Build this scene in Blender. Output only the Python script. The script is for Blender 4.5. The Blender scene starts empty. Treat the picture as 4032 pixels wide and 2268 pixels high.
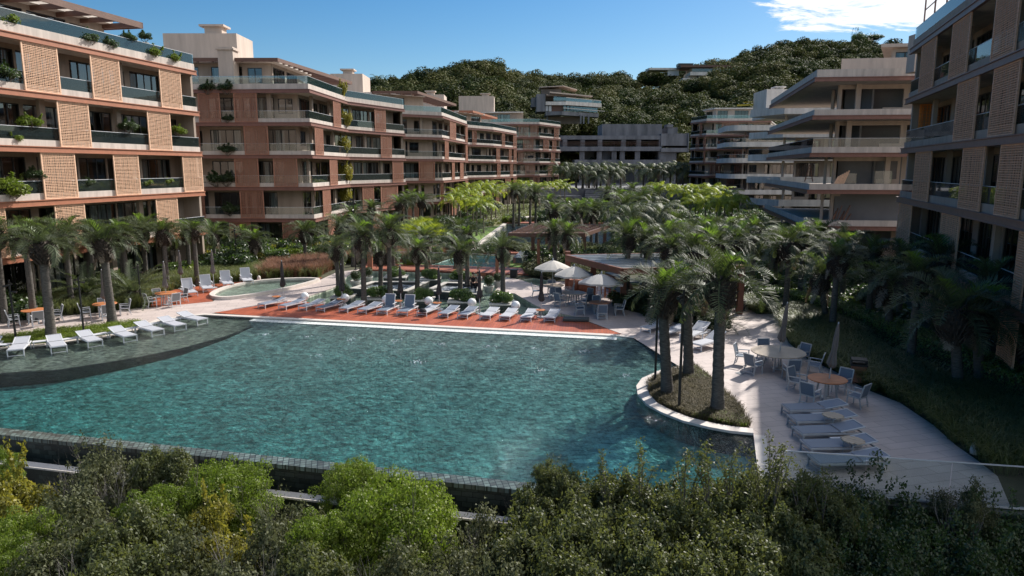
import bpy, math, random
import numpy as np
from mathutils import Vector, Matrix, noise
from mathutils.geometry import tessellate_polygon
R=math.radians
random.seed(7); RNG=np.random.default_rng(11)
S=bpy.context.scene
# ------------------------------------------------------------ camera
FPX=2775.0; CX=2016.0; CY=1134.0; CAMH=8.2; PITCH=R(9.7)
SP,CP=math.sin(PITCH),math.cos(PITCH)
cd=bpy.data.cameras.new('camera'); cam=bpy.data.objects.new('camera',cd); S.collection.objects.link(cam)
cam.location=(0,0,CAMH); cam.rotation_euler=(R(90)-PITCH,0,0)
cd.sensor_width=36; cd.lens=FPX/4032*36; cd.clip_start=0.2; cd.clip_end=6000
S.camera=cam
S.render.resolution_x=1024; S.render.resolution_y=576
# ------------------------------------------------------------ world, sun, exposure
SUN_AZ=R(41); SUN_EL=R(36)
w=bpy.data.worlds.new('World'); S.world=w; w.use_nodes=True
nt=w.node_tree; N=nt.nodes; L=nt.links; N.clear()
out=N.new('ShaderNodeOutputWorld'); bg=N.new('ShaderNodeBackground'); sky=N.new('ShaderNodeTexSky')
sky.sky_type='NISHITA'; sky.sun_disc=False; sky.sun_elevation=SUN_EL; sky.sun_rotation=SUN_AZ
sky.altitude=0; sky.air_density=1.0; sky.dust_density=0.3; sky.ozone_density=3.0
tc=N.new('ShaderNodeTexCoord'); sep=N.new('ShaderNodeSeparateXYZ'); L.new(tc.outputs['Generated'],sep.inputs[0])
# clouds live in the sky: direction divided by height gives a flat layer
def M(op,a,b=None,c=None):
    n=N.new('ShaderNodeMath'); n.operation=op
    for i,v in enumerate((a,b,c)):
        if v is None: continue
        if isinstance(v,(int,float)): n.inputs[i].default_value=v
        else: L.new(v,n.inputs[i])
    return n.outputs[0]
zc=M('ADD',sep.outputs[2],0.12)
cx=M('DIVIDE',sep.outputs[0],zc); cy=M('DIVIDE',sep.outputs[1],zc)
comb=N.new('ShaderNodeCombineXYZ'); L.new(M('MULTIPLY',cx,1.0),comb.inputs[0]); L.new(M('MULTIPLY',cy,1.9),comb.inputs[1])
no=N.new('ShaderNodeTexNoise'); no.inputs['Scale'].default_value=2.6; no.inputs['Detail'].default_value=11; no.inputs['Roughness'].default_value=.66; no.inputs['Distortion'].default_value=.35
L.new(comb.outputs[0],no.inputs['Vector'])
# where the bank of cloud stands: azimuth right of centre and elevation
az=M('ARCTAN2',sep.outputs[0],sep.outputs[1])       # radians right of +Y
el=M('ARCSINE',sep.outputs[2])
m1=N.new('ShaderNodeMapRange'); m1.interpolation_type='SMOOTHSTEP'; L.new(az,m1.inputs[0]); m1.inputs[1].default_value=.27; m1.inputs[2].default_value=.40
m3=N.new('ShaderNodeMapRange'); m3.interpolation_type='SMOOTHSTEP'; L.new(el,m3.inputs[0]); m3.inputs[1].default_value=.142; m3.inputs[2].default_value=.180
bank=M('MULTIPLY',m1.outputs[0],m3.outputs[0])
thr=M('ADD',no.outputs[0],M('MULTIPLY',bank,.46))
m4=N.new('ShaderNodeMapRange'); m4.interpolation_type='SMOOTHSTEP'; L.new(thr,m4.inputs[0]); m4.inputs[1].default_value=.76; m4.inputs[2].default_value=.88
hsv=N.new('ShaderNodeHueSaturation'); L.new(sky.outputs[0],hsv.inputs['Color']); hsv.inputs['Saturation'].default_value=1.38; hsv.inputs['Value'].default_value=1.0
mx=N.new('ShaderNodeMix'); mx.data_type='RGBA'; L.new(m4.outputs[0],mx.inputs[0]); L.new(hsv.outputs[0],mx.inputs[6]); mx.inputs[7].default_value=(10.4,10.7,11.2,1)
L.new(mx.outputs[2],bg.inputs[0]); bg.inputs[1].default_value=0.078; L.new(bg.outputs[0],out.inputs[0])
sl=bpy.data.lights.new('sun','SUN'); sl.energy=5.0; sl.angle=R(.55); sl.color=(1,.945,.87)
so=bpy.data.objects.new('sun',sl); S.collection.objects.link(so)
so.rotation_euler=(R(90)-SUN_EL,0,-SUN_AZ+math.pi) ; so.location=(40,40,60)
sdir=Vector((math.sin(SUN_AZ)*math.cos(SUN_EL),math.cos(SUN_AZ)*math.cos(SUN_EL),math.sin(SUN_EL)))
so.rotation_euler=sdir.to_track_quat('Z','Y').to_euler()
S.view_settings.view_transform='Standard'; S.view_settings.look='None'; S.view_settings.gamma=1
S.view_settings.exposure=0.43
S.render.engine='CYCLES'
S.cycles.max_bounces=7; S.cycles.transparent_max_bounces=14; S.cycles.diffuse_bounces=3; S.cycles.glossy_bounces=3
S.cycles.caustics_reflective=False; S.cycles.caustics_refractive=False
# ------------------------------------------------------------ photo measurements -> world
def ray(px,py):
    u=(px-CX)/FPX; v=(CY-py)/FPX
    return u, CP+v*SP, -SP+v*CP
def P(px,py,z=0.0):
    a,b,c=ray(px,py); t=(z-CAMH)/c
    return Vector((a*t,b*t,z))
def PY(px,py,Y):
    a,b,c=ray(px,py); t=Y/b
    return Vector((a*t,Y,CAMH+c*t))
def proj(x,y,z):
    f=y*CP-(z-CAMH)*SP; up=y*SP+(z-CAMH)*CP
    return CX+FPX*x/f, CY-FPX*up/f
def PP(*pts,z=0.0): return [tuple(P(a,b,z)[:2]) for a,b in pts]
# ------------------------------------------------------------ mesh helpers
col=S.collection
class MB:
    def __init__(s): s.v=[]; s.f=[]; s.m=[]; s.mi=0
    def add(s,vs,fs):
        o=len(s.v); s.v+=[tuple(q) for q in vs]
        for f in fs: s.f.append(tuple(i+o for i in f)); s.m.append(s.mi)
    def box(s,x0,y0,z0,x1,y1,z1):
        s.add([(x0,y0,z0),(x1,y0,z0),(x1,y1,z0),(x0,y1,z0),(x0,y0,z1),(x1,y0,z1),(x1,y1,z1),(x0,y1,z1)],
              [(0,3,2,1),(4,5,6,7),(0,1,5,4),(1,2,6,5),(2,3,7,6),(3,0,4,7)])
    def bar(s,p,q,w,h):     # rectangular bar from p to q
        p=Vector(p); q=Vector(q); d=(q-p)
        if d.length<1e-6: return
        d.normalize(); up=Vector((0,0,1)) if abs(d.z)<.95 else Vector((1,0,0))
        a=d.cross(up).normalized()*w/2; b=a.cross(d).normalized()*h/2
        s.add([p-a-b,p+a-b,p+a+b,p-a+b,q-a-b,q+a-b,q+a+b,q-a+b],[(0,3,2,1),(4,5,6,7),(0,1,5,4),(1,2,6,5),(2,3,7,6),(3,0,4,7)])
    def tube(s,pts,rs,n=7,cap=True):
        pts=[Vector(p) for p in pts]
        if isinstance(rs,(int,float)): rs=[rs]*len(pts)
        o=len(s.v); prev=None
        for i,p in enumerate(pts):
            d=(pts[min(i+1,len(pts)-1)]-pts[max(i-1,0)]).normalized()
            if prev is None:
                up=Vector((0,0,1)) if abs(d.z)<.9 else Vector((1,0,0)); a=d.cross(up).normalized()
            else:
                a=(prev-d*prev.dot(d)).normalized()
            prev=a; b=d.cross(a)
            for k in range(n):
                t=2*math.pi*k/n; s.v.append(tuple(p+(a*math.cos(t)+b*math.sin(t))*rs[i]))
        for i in range(len(pts)-1):
            for k in range(n):
                k2=(k+1)%n; s.f.append((o+i*n+k,o+i*n+k2,o+(i+1)*n+k2,o+(i+1)*n+k)); s.m.append(s.mi)
        if cap:
            s.f.append(tuple(o+k for k in range(n))[::-1]); s.m.append(s.mi)
            e=o+(len(pts)-1)*n; s.f.append(tuple(e+k for k in range(n))); s.m.append(s.mi)
    def lathe(s,prof,n=20,c=(0,0,0),cap=True):
        o=len(s.v)
        for r,z in prof:
            for k in range(n):
                t=2*math.pi*k/n; s.v.append((c[0]+r*math.cos(t),c[1]+r*math.sin(t),c[2]+z))
        for i in range(len(prof)-1):
            for k in range(n):
                k2=(k+1)%n; s.f.append((o+i*n+k,o+i*n+k2,o+(i+1)*n+k2,o+(i+1)*n+k)); s.m.append(s.mi)
        if cap:
            s.f.append(tuple(o+k for k in range(n))[::-1]); s.m.append(s.mi)
            e=o+(len(prof)-1)*n; s.f.append(tuple(e+k for k in range(n))); s.m.append(s.mi)
    def prism(s,poly,z0,z1,holes=()):
        loops=[[Vector((x,y,0)) for x,y in poly]]+[[Vector((x,y,0)) for x,y in h] for h in holes]
        tris=tessellate_polygon(loops); flat=[p for l in loops for p in l]; n=len(flat); o=len(s.v)
        s.v+=[(p.x,p.y,z0) for p in flat]+[(p.x,p.y,z1) for p in flat]
        for a,b,c in tris:
            ar=(flat[b]-flat[a]).cross(flat[c]-flat[a]).z
            if ar<0: a,c=c,a
            s.f.append((o+n+a,o+n+b,o+n+c)); s.f.append((o+c,o+b,o+a)); s.m+=[s.mi,s.mi]
        st=0
        for l in loops:
            k=len(l)
            for i in range(k):
                j=(i+1)%k; s.f.append((o+st+i,o+st+j,o+n+st+j,o+n+st+i)); s.m.append(s.mi)
            st+=k
    def sheet(s,poly,z,holes=()):
        loops=[[Vector((x,y,0)) for x,y in poly]]+[[Vector((x,y,0)) for x,y in h] for h in holes]
        tris=tessellate_polygon(loops); flat=[p for l in loops for p in l]; o=len(s.v)
        s.v+=[(p.x,p.y,z) for p in flat]
        for a,b,c in tris:
            ar=(flat[b]-flat[a]).cross(flat[c]-flat[a]).z
            if ar<0: a,c=c,a
            s.f.append((o+a,o+b,o+c)); s.m.append(s.mi)
    def strip(s,chain,o0,o1,z0,z1,closed=False):   # solid band between two offsets of a chain
        a=offset(chain,o0,closed); b=offset(chain,o1,closed)
        n=len(chain); o=len(s.v)
        for p,q in zip(a,b):
            s.v+=[(p[0],p[1],z0),(q[0],q[1],z0),(q[0],q[1],z1),(p[0],p[1],z1)]
        for i in range(n if closed else n-1):
            j=(i+1)%n
            for k in range(4):
                k2=(k+1)%4; s.f.append((o+4*i+k,o+4*j+k,o+4*j+k2,o+4*i+k2)); s.m.append(s.mi)
        if not closed:
            s.f.append((o,o+1,o+2,o+3)); e=o+4*(n-1); s.f.append((e+3,e+2,e+1,e)); s.m+=[s.mi,s.mi]
    def mesh(s,name,mats,smooth=False):
        me=bpy.data.meshes.new(name); me.from_pydata(s.v,[],s.f)
        if not isinstance(mats,(list,tuple)): mats=[mats]
        for m in mats: me.materials.append(m)
        if len(mats)>1: me.polygons.foreach_set('material_index',s.m)
        if smooth: me.polygons.foreach_set('use_smooth',[True]*len(s.f))
        me.update(); return me
    def build(s,name,mats,parent=None,smooth=False,loc=None,rz=None):
        return link(name,s.mesh(name,mats,smooth),parent,loc,rz)
def offset(ch,d,closed=False):   # d>0 = to the right of travel = outward
    n=len(ch); r=[]
    for i in range(n):
        def nr(a,b):
            dx,dy=b[0]-a[0],b[1]-a[1]; l=math.hypot(dx,dy) or 1; return (dy/l,-dx/l)
        if closed: n1=nr(ch[i-1],ch[i]); n2=nr(ch[i],ch[(i+1)%n])
        else:
            n1=nr(ch[i-1],ch[i]) if i>0 else nr(ch[0],ch[1]); n2=nr(ch[i],ch[i+1]) if i<n-1 else nr(ch[-2],ch[-1])
        mx_,my_=n1[0]+n2[0],n1[1]+n2[1]; l=math.hypot(mx_,my_) or 1; mx_/=l; my_/=l
        k=max(.35,mx_*n1[0]+my_*n1[1]); r.append((ch[i][0]+mx_*d/k,ch[i][1]+my_*d/k))
    return r
def link(name,me,parent=None,loc=None,rz=None):
    o=bpy.data.objects.new(name,me); col.objects.link(o)
    if parent: o.parent=parent
    if loc is not None: o.location=loc
    if rz is not None: o.rotation_euler=(0,0,rz)
    return o
def tag(o,label=None,cat=None,group=None,kind=None):
    if label: o['label']=label
    if cat: o['category']=cat
    if group: o['group']=group
    if kind: o['kind']=kind
    return o
def thing(name,label,cat,loc=(0,0,0),rz=0,group=None):
    o=bpy.data.objects.new(name,None); o.empty_display_size=.2; col.objects.link(o); o.location=loc; o.rotation_euler=(0,0,rz)
    return tag(o,label,cat,group)
KIDS={}
def copytree(o,parent=None):
    c=o.copy(); col.objects.link(c)
    if parent: c.parent=parent
    for ch in list(o.children): copytree(ch,c)
    return c
_used=set()
def place(proto,loc,rz=0,label=None,group=None,s=None,cat=None):
    """first use moves the prototype itself, later uses copy it with its parts"""
    if proto.name in _used: o=copytree(proto)
    else: o=proto; _used.add(proto.name)
    o.location=loc; o.rotation_euler=(0,0,rz)
    if s is not None: o.scale=(s,s,s) if isinstance(s,(int,float)) else s
    if label: o['label']=label
    if cat: o['category']=cat
    if group: o['group']=group
    elif 'group' in o and group=='' : del o['group']
    return o
def npmesh(name,V,Q,mats,mi=None,smooth=False):
    V=np.asarray(V,dtype=np.float32).reshape(-1,3); Q=np.asarray(Q,dtype=np.int32); k=Q.shape[1]
    me=bpy.data.meshes.new(name); me.vertices.add(len(V)); me.vertices.foreach_set('co',V.ravel())
    me.loops.add(Q.size); me.loops.foreach_set('vertex_index',Q.ravel())
    me.polygons.add(len(Q)); me.polygons.foreach_set('loop_start',np.arange(0,Q.size,k,dtype=np.int32))
    try: me.polygons.foreach_set('loop_total',np.full(len(Q),k,dtype=np.int32))
    except Exception: pass
    if not isinstance(mats,(list,tuple)): mats=[mats]
    for m in mats: me.materials.append(m)
    if mi is not None: me.polygons.foreach_set('material_index',np.asarray(mi,dtype=np.int32))
    if smooth: me.polygons.foreach_set('use_smooth',np.ones(len(Q),dtype=bool))
    me.update(calc_edges=True); me.validate(); return me
# ------------------------------------------------------------ materials
def newmat(name):
    m=bpy.data.materials.new(name); m.use_nodes=True; t=m.node_tree; t.nodes.clear()
    return m,t,t.nodes,t.links
def ramp(t,fac,stops):
    r=t.nodes.new('ShaderNodeValToRGB'); e=r.color_ramp.elements
    while len(e)>1: e.remove(e[-1])
    e[0].position=stops[0][0]; e[0].color=(*stops[0][1],1)
    for p,c in stops[1:]:
        q=e.new(p); q.color=(*c,1)
    t.links.new(fac,r.inputs[0]); return r.outputs[0]
def sc(c,k): return tuple(min(1,x*k) for x in c)
def mat(name,c,rough=.7,var=.15,scale=2.0,bump=0.0,bscale=None,metal=0,spec=.5,c2=None,coord='Object',stretch=None,detail=6):
    m,t,n,l=newmat(name)
    o=n.new('ShaderNodeOutputMaterial'); b=n.new('ShaderNodeBsdfPrincipled'); l.new(b.outputs[0],o.inputs[0])
    b.inputs['Roughness'].default_value=rough; b.inputs['Metallic'].default_value=metal; b.inputs['Specular IOR Level'].default_value=spec
    tcn=n.new('ShaderNodeTexCoord'); src=tcn.outputs[coord]
    if stretch:
        mp=n.new('ShaderNodeMapping'); mp.inputs['Scale'].default_value=stretch; l.new(src,mp.inputs[0]); src=mp.outputs[0]
    nz=n.new('ShaderNodeTexNoise'); nz.inputs['Scale'].default_value=scale; nz.inputs['Detail'].default_value=detail; nz.inputs['Roughness'].default_value=.6; l.new(src,nz.inputs['Vector'])
    ca=sc(c,1-var); cb=c2 if c2 else sc(c,1+var)
    l.new(ramp(t,nz.outputs[0],[(.3,ca),(.7,cb)]),b.inputs['Base Color'])
    if bump:
        n2=n.new('ShaderNodeTexNoise'); n2.inputs['Scale'].default_value=bscale or scale*6; n2.inputs['Detail'].default_value=4; l.new(src,n2.inputs['Vector'])
        bp=n.new('ShaderNodeBump'); bp.inputs['Strength'].default_value=bump; bp.inputs['Distance'].default_value=.02; l.new(n2.outputs[0],bp.inputs['Height']); l.new(bp.outputs[0],b.inputs['Normal'])
    return m
def leafmat(name,stops,rough=.42,trans=.35,tcol=(.25,.42,.05),spec=.5,objvar=.25):
    """leaves: colour differs leaf by leaf, light comes through them"""
    m,t,n,l=newmat(name)
    o=n.new('ShaderNodeOutputMaterial'); b=n.new('ShaderNodeBsdfPrincipled'); tr=n.new('ShaderNodeBsdfTranslucent'); mxs=n.new('ShaderNodeMixShader')
    g=n.new('ShaderNodeNewGeometry'); oi=n.new('ShaderNodeObjectInfo')
    tcn=n.new('ShaderNodeTexCoord'); nz=n.new('ShaderNodeTexNoise'); nz.inputs['Scale'].default_value=1.3; nz.inputs['Detail'].default_value=2
    l.new(tcn.outputs['Object'],nz.inputs['Vector'])
    a=n.new('ShaderNodeMath'); a.operation='MULTIPLY_ADD'; l.new(g.outputs['Random Per Island'],a.inputs[0]); a.inputs[1].default_value=.55
    a2=n.new('ShaderNodeMath'); a2.operation='MULTIPLY_ADD'; l.new(nz.outputs[0],a2.inputs[0]); a2.inputs[1].default_value=.75
    a3=n.new('ShaderNodeMath'); a3.operation='MULTIPLY_ADD'; l.new(oi.outputs['Random'],a3.inputs[0]); a3.inputs[1].default_value=objvar; a3.inputs[2].default_value=-.15-objvar/2
    l.new(a3.outputs[0],a2.inputs[2]); l.new(a2.outputs[0],a.inputs[2])
    cr=ramp(t,a.outputs[0],stops); l.new(cr,b.inputs['Base Color'])
    b.inputs['Roughness'].default_value=rough; b.inputs['Specular IOR Level'].default_value=spec
    mm=n.new('ShaderNodeMix'); mm.data_type='RGBA'; mm.inputs[0].default_value=.6; l.new(cr,mm.inputs[6]); mm.inputs[7].default_value=(*tcol,1)
    l.new(mm.outputs[2],tr.inputs[0]); mxs.inputs[0].default_value=trans
    l.new(b.outputs[0],mxs.inputs[1]); l.new(tr.outputs[0],mxs.inputs[2]); l.new(mxs.outputs[0],o.inputs[0])
    return m
def tilemat(name,c1,c2,mortar,bw,bh,rot=0,rough=.5,bump=.25,off=.5,ms=.012,var=.18,spec=.5,bias=0):
    m,t,n,l=newmat(name)
    o=n.new('ShaderNodeOutputMaterial'); b=n.new('ShaderNodeBsdfPrincipled'); l.new(b.outputs[0],o.inputs[0])
    tcn=n.new('ShaderNodeTexCoord'); mp=n.new('ShaderNodeMapping'); mp.inputs['Rotation'].default_value=(R(90),0,0) if rot=='v' else (0,0,rot); l.new(tcn.outputs['Object'],mp.inputs[0])
    br=n.new('ShaderNodeTexBrick'); br.offset=off; br.inputs['Scale'].default_value=1; br.inputs['Brick Width'].default_value=bw; br.inputs['Row Height'].default_value=bh
    br.inputs['Mortar Size'].default_value=ms; br.inputs['Color1'].default_value=(*c1,1); br.inputs['Color2'].default_value=(*c2,1); br.inputs['Mortar'].default_value=(*mortar,1); br.inputs['Bias'].default_value=bias
    l.new(mp.outputs[0],br.inputs['Vector'])
    nz=n.new('ShaderNodeTexNoise'); nz.inputs['Scale'].default_value=.8; nz.inputs['Detail'].default_value=7; nz.inputs['Roughness'].default_value=.65; l.new(tcn.outputs['Object'],nz.inputs['Vector'])
    v=n.new('ShaderNodeMapRange'); l.new(nz.outputs[0],v.inputs[0]); v.inputs[1].default_value=.3; v.inputs[2].default_value=.7; v.inputs[3].default_value=1-var; v.inputs[4].default_value=1+var
    mm=n.new('ShaderNodeMix'); mm.data_type='RGBA'; mm.blend_type='MULTIPLY'; mm.inputs[0].default_value=1; l.new(br.outputs[0],mm.inputs[6]); l.new(v.outputs[0],mm.inputs[7])
    l.new(mm.outputs[2],b.inputs['Base Color']); b.inputs['Roughness'].default_value=rough; b.inputs['Specular IOR Level'].default_value=spec
    bp=n.new('ShaderNodeBump'); bp.inputs['Strength'].default_value=bump; bp.inputs['Distance'].default_value=.01; bp.invert=True; l.new(br.outputs['Fac'],bp.inputs['Height']); l.new(bp.outputs[0],b.inputs['Normal'])
    return m
def glassmat(name,tint=(.55,.78,.78),refl=.12,rough=.02,op=.12,bodycol=(.35,.6,.62)):
    """thin architectural glass: see-through with a mirror share that grows at grazing angles"""
    m,t,n,l=newmat(name)
    o=n.new('ShaderNodeOutputMaterial'); tp=n.new('ShaderNodeBsdfTransparent'); gl=n.new('ShaderNodeBsdfGlossy'); df=n.new('ShaderNodeBsdfDiffuse')
    tp.inputs[0].default_value=(*tint,1); gl.inputs['Roughness'].default_value=rough; df.inputs[0].default_value=(*bodycol,1)
    fr=n.new('ShaderNodeFresnel'); fr.inputs[0].default_value=1.5
    a=n.new('ShaderNodeMath'); a.operation='ADD'; a.use_clamp=True; l.new(fr.outputs[0],a.inputs[0]); a.inputs[1].default_value=refl
    m0=n.new('ShaderNodeMixShader'); m0.inputs[0].default_value=op; l.new(tp.outputs[0],m0.inputs[1]); l.new(df.outputs[0],m0.inputs[2])
    m1=n.new('ShaderNodeMixShader'); l.new(a.outputs[0],m1.inputs[0]); l.new(m0.outputs[0],m1.inputs[1]); l.new(gl.outputs[0],m1.inputs[2]); l.new(m1.outputs[0],o.inputs[0])
    return m
def watermat(name,tint=(.9,.97,.97),scale=1.6,strength=.55,absorb=None,dens=1.0,choppy=1.0,lens=.45,calm=None,refl=1.0,rough=.05,bd=.30):
    m,t,n,l=newmat(name)
    o=n.new('ShaderNodeOutputMaterial'); tp=n.new('ShaderNodeBsdfTransparent'); gl=n.new('ShaderNodeBsdfGlossy'); tp.inputs[0].default_value=(*tint,1)
    gl.inputs['Roughness'].default_value=rough
    tcn=n.new('ShaderNodeTexCoord'); mp=n.new('ShaderNodeMapping'); mp.inputs['Rotation'].default_value=(0,0,.25); mp.inputs['Scale'].default_value=(1,1.5,1); l.new(tcn.outputs['Object'],mp.inputs[0])
    n1=n.new('ShaderNodeTexNoise'); n1.inputs['Scale'].default_value=scale; n1.inputs['Detail'].default_value=5; n1.inputs['Roughness'].default_value=.55; n1.inputs['Distortion'].default_value=.6; l.new(mp.outputs[0],n1.inputs['Vector'])
    n2=n.new('ShaderNodeTexNoise'); n2.inputs['Scale'].default_value=scale*4.3; n2.inputs['Detail'].default_value=3; l.new(mp.outputs[0],n2.inputs['Vector'])
    a=n.new('ShaderNodeMath'); a.operation='MULTIPLY_ADD'; l.new(n2.outputs[0],a.inputs[0]); a.inputs[1].default_value=.28*choppy; l.new(n1.outputs[0],a.inputs[2])
    bp=n.new('ShaderNodeBump'); bp.inputs['Strength'].default_value=strength; bp.inputs['Distance'].default_value=bd; l.new(a.outputs[0],bp.inputs['Height'])
    if calm:
        vd=n.new('ShaderNodeVectorMath'); vd.operation='DISTANCE'; l.new(tcn.outputs['Object'],vd.inputs[0]); vd.inputs[1].default_value=calm
        cm=n.new('ShaderNodeMapRange'); l.new(vd.outputs['Value'],cm.inputs[0]); cm.inputs[1].default_value=2.0; cm.inputs[2].default_value=8.0; cm.inputs[3].default_value=.16*strength; cm.inputs[4].default_value=strength; l.new(cm.outputs[0],bp.inputs['Strength'])
    # water tint darkened by the ripple noise, imitating light focused by waves
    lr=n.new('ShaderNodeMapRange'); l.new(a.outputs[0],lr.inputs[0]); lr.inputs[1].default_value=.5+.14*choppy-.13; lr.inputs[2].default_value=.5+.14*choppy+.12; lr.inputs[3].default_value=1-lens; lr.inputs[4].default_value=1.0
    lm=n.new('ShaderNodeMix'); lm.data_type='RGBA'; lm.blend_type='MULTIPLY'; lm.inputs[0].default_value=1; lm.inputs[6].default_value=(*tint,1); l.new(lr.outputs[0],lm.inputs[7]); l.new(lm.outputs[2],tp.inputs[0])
    fr=n.new('ShaderNodeFresnel'); fr.inputs[0].default_value=1.42; l.new(bp.outputs[0],fr.inputs['Normal']); l.new(bp.outputs[0],gl.inputs['Normal'])
    fk=n.new('ShaderNodeMath'); fk.operation='MULTIPLY'; fk.use_clamp=True; l.new(fr.outputs[0],fk.inputs[0]); fk.inputs[1].default_value=refl
    m1=n.new('ShaderNodeMixShader'); l.new(fk.outputs[0],m1.inputs[0]); l.new(tp.outputs[0],m1.inputs[1]); l.new(gl.outputs[0],m1.inputs[2]); l.new(m1.outputs[0],o.inputs[0])
    if absorb:
        va=n.new('ShaderNodeVolumeAbsorption'); va.inputs[0].default_value=(*absorb,1); va.inputs[1].default_value=dens; l.new(va.outputs[0],o.inputs[1])
    return m
MT={}
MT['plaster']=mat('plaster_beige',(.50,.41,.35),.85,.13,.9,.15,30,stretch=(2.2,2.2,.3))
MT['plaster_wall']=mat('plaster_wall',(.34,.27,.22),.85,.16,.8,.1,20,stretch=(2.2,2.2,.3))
MT['concrete']=mat('concrete_pale',(.50,.44,.395),.85,.2,.9,.2,12,stretch=(3,3,.4))
MT['concrete_raw']=mat('concrete_raw',(.13,.135,.15),.9,.35,.35,.3,8,stretch=(1.4,1.4,.3),c2=(.22,.22,.24))
MT['concrete_white']=mat('concrete_white',(.62,.57,.53),.85,.22,.5,.2,10,stretch=(2.2,2.2,.3))
MT['beam']=mat('terracotta_steel',(.34,.135,.075),.55,.12,3)
MT['rust_dark']=mat('dark_rust_beam',(.19,.07,.04),.55,.15,3)
MT['beam_dark']=mat('maroon_steel',(.20,.09,.07),.5,.15,3)
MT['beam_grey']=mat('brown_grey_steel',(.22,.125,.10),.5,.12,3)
MT['lath_pale']=mat('lath_pale',(.72,.46,.31),.65,.18,9)
MT['lath_red']=mat('lath_red',(.38,.175,.115),.65,.2,9)
MT['lath_grey']=mat('lath_grey_brown',(.66,.37,.235),.65,.2,9)
MT['wood_brown']=mat('pergola_wood',(.13,.065,.045),.6,.25,2,.2,30,stretch=(1,1,6))
MT['dark_frame']=mat('dark_frame',(.025,.023,.024),.4,.1,5)
MT['pane']=glassmat('window_glass',(.62,.68,.68),.10,.015,.03,(.05,.06,.07))
MT['rail_glass']=glassmat('rail_glass',(.92,.96,.955),.035,.02,.03,(.55,.75,.73))
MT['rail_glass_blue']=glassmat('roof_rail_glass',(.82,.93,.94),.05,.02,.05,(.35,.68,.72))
MT['glass_clear']=glassmat('clear_rail_glass',(.90,.95,.94),.01,.02,.008,(.5,.65,.62))
MT['curtain']=mat('curtain',(.55,.55,.56),.9,.12,6,stretch=(8,8,1))
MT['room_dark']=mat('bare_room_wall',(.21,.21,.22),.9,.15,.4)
MT['sunglow_lath']=mat('sunglow_lath',(.80,.27,.07),.6,.15,8)  # glow of sun through the laths put into the colour
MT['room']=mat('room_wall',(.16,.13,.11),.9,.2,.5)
MT['soffit']=mat('soffit',(.34,.24,.17),.8,.1,2)
MT['stone']=tilemat('stone_paving',(.54,.455,.42),(.48,.405,.375),(.30,.255,.235),1.2,.42,R(-14),.62,.25,.5,.010,.13)
MT['coping']=mat('coping_stone',(.62,.56,.51),.6,.1,3,.1,40)
MT['coping_white']=tilemat('white_tile',(.86,.88,.84),(.76,.80,.76),(.52,.55,.53),.2,.2,R(-8),.35,.2,0,.01,.1)
def plankmat(name,c1,c2,w,rot,rough=.45):
    return tilemat(name,c1,c2,sc(c1,.25),2.6,w,rot,rough,.5,.37,.006,.22)
MT['deck']=plankmat('red_deck_planks',(.44,.115,.055),(.35,.085,.04),.14,R(96),.42)
MT['deck2']=plankmat('brown_deck_planks',(.42,.15,.09),(.34,.115,.065),.14,R(15),.45)
MT['pool_tile']=tilemat('green_pool_tile',(.66,.82,.77),(.50,.68,.64),(.38,.52,.49),.3,.3,R(-8),.4,.2,.5,.014,.3)
MT['pool_tile_v']=tilemat('green_wall_tile',(.30,.38,.35),(.20,.28,.26),(.12,.17,.16),.3,.3,'v',.4,.2,.5,.014,.3)
MT['ledge_tile']=tilemat('grey_green_tile',(.66,.68,.56),(.50,.54,.44),(.36,.38,.31),.3,.3,R(-8),.45,.2,.5,.014,.3)
MT['dark_tile']=tilemat('dark_green_tile',(.040,.052,.046),(.014,.020,.018),(.007,.009,.009),.30,.15,'v',.35,.3,.5,.008,.35)
MT['cap_tile']=tilemat('cap_tile',(.17,.22,.20),(.075,.08,.07),(.03,.035,.03),.16,.14,R(-13.5),.3,.3,.0,.012,.3)
MT['soil']=mat('soil',(.07,.052,.038),.95,.35,3,.4,30)
MT['ground']=mat('planted_ground',(.045,.055,.022),.95,.4,1.2,.5,12,c2=(.085,.078,.04))
MT['lawn']=mat('lawn',(.085,.17,.018),.9,.25,4,.5,60,c2=(.16,.27,.035))
MT['meadow']=mat('meadow',(.16,.17,.06),.95,.3,2,.5,30,c2=(.25,.23,.10))
MT['hill']=mat('hill_soil',(.03,.04,.018),.95,.4,.05)
MT['black']=mat('black_metal',(.012,.012,.013),.45,.1,5)
MT['white_frame']=mat('white_powdercoat',(.62,.63,.66),.4,.05,5)
MT['sling']=mat('grey_sling',(.42,.43,.47),.7,.05,40)
MT['sling_shaded']=mat('shaded_sling',(.20,.23,.29),.6,.06,40)  # darker copy of the grey sling, shade put into its colour
MT['sling_blue']=mat('blue_grey_sling',(.13,.17,.23),.7,.08,40)
MT['sling_grey']=mat('charcoal_sling',(.20,.21,.225),.7,.08,40)
MT['alu']=mat('aluminium',(.45,.47,.50),.4,.06,6,metal=.3)
MT['teak']=mat('teak_top',(.48,.18,.07),.5,.25,1.5,.1,30,stretch=(1,9,1))
MT['pale_top']=mat('pale_table_top',(.42,.34,.26),.45,.12,2)
MT['canopy_white']=mat('canopy_white',(.56,.52,.47),.8,.05,8)
MT['canopy_taupe']=mat('canopy_taupe',(.16,.14,.135),.85,.08,8)
MT['canopy_grey']=mat('canopy_grey',(.40,.385,.37),.8,.05,8)
MT['canopy_dark']=mat('canopy_charcoal',(.045,.043,.045),.85,.12,12)
MT['globe']=mat('white_globe',(.80,.80,.80),.35,.01,3)
MT['pot_white']=mat('pale_bowl',(.40,.41,.38),.6,.15,3)
MT['pot_terra']=mat('terracotta_pot',(.28,.10,.055),.7,.15,3)
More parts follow.
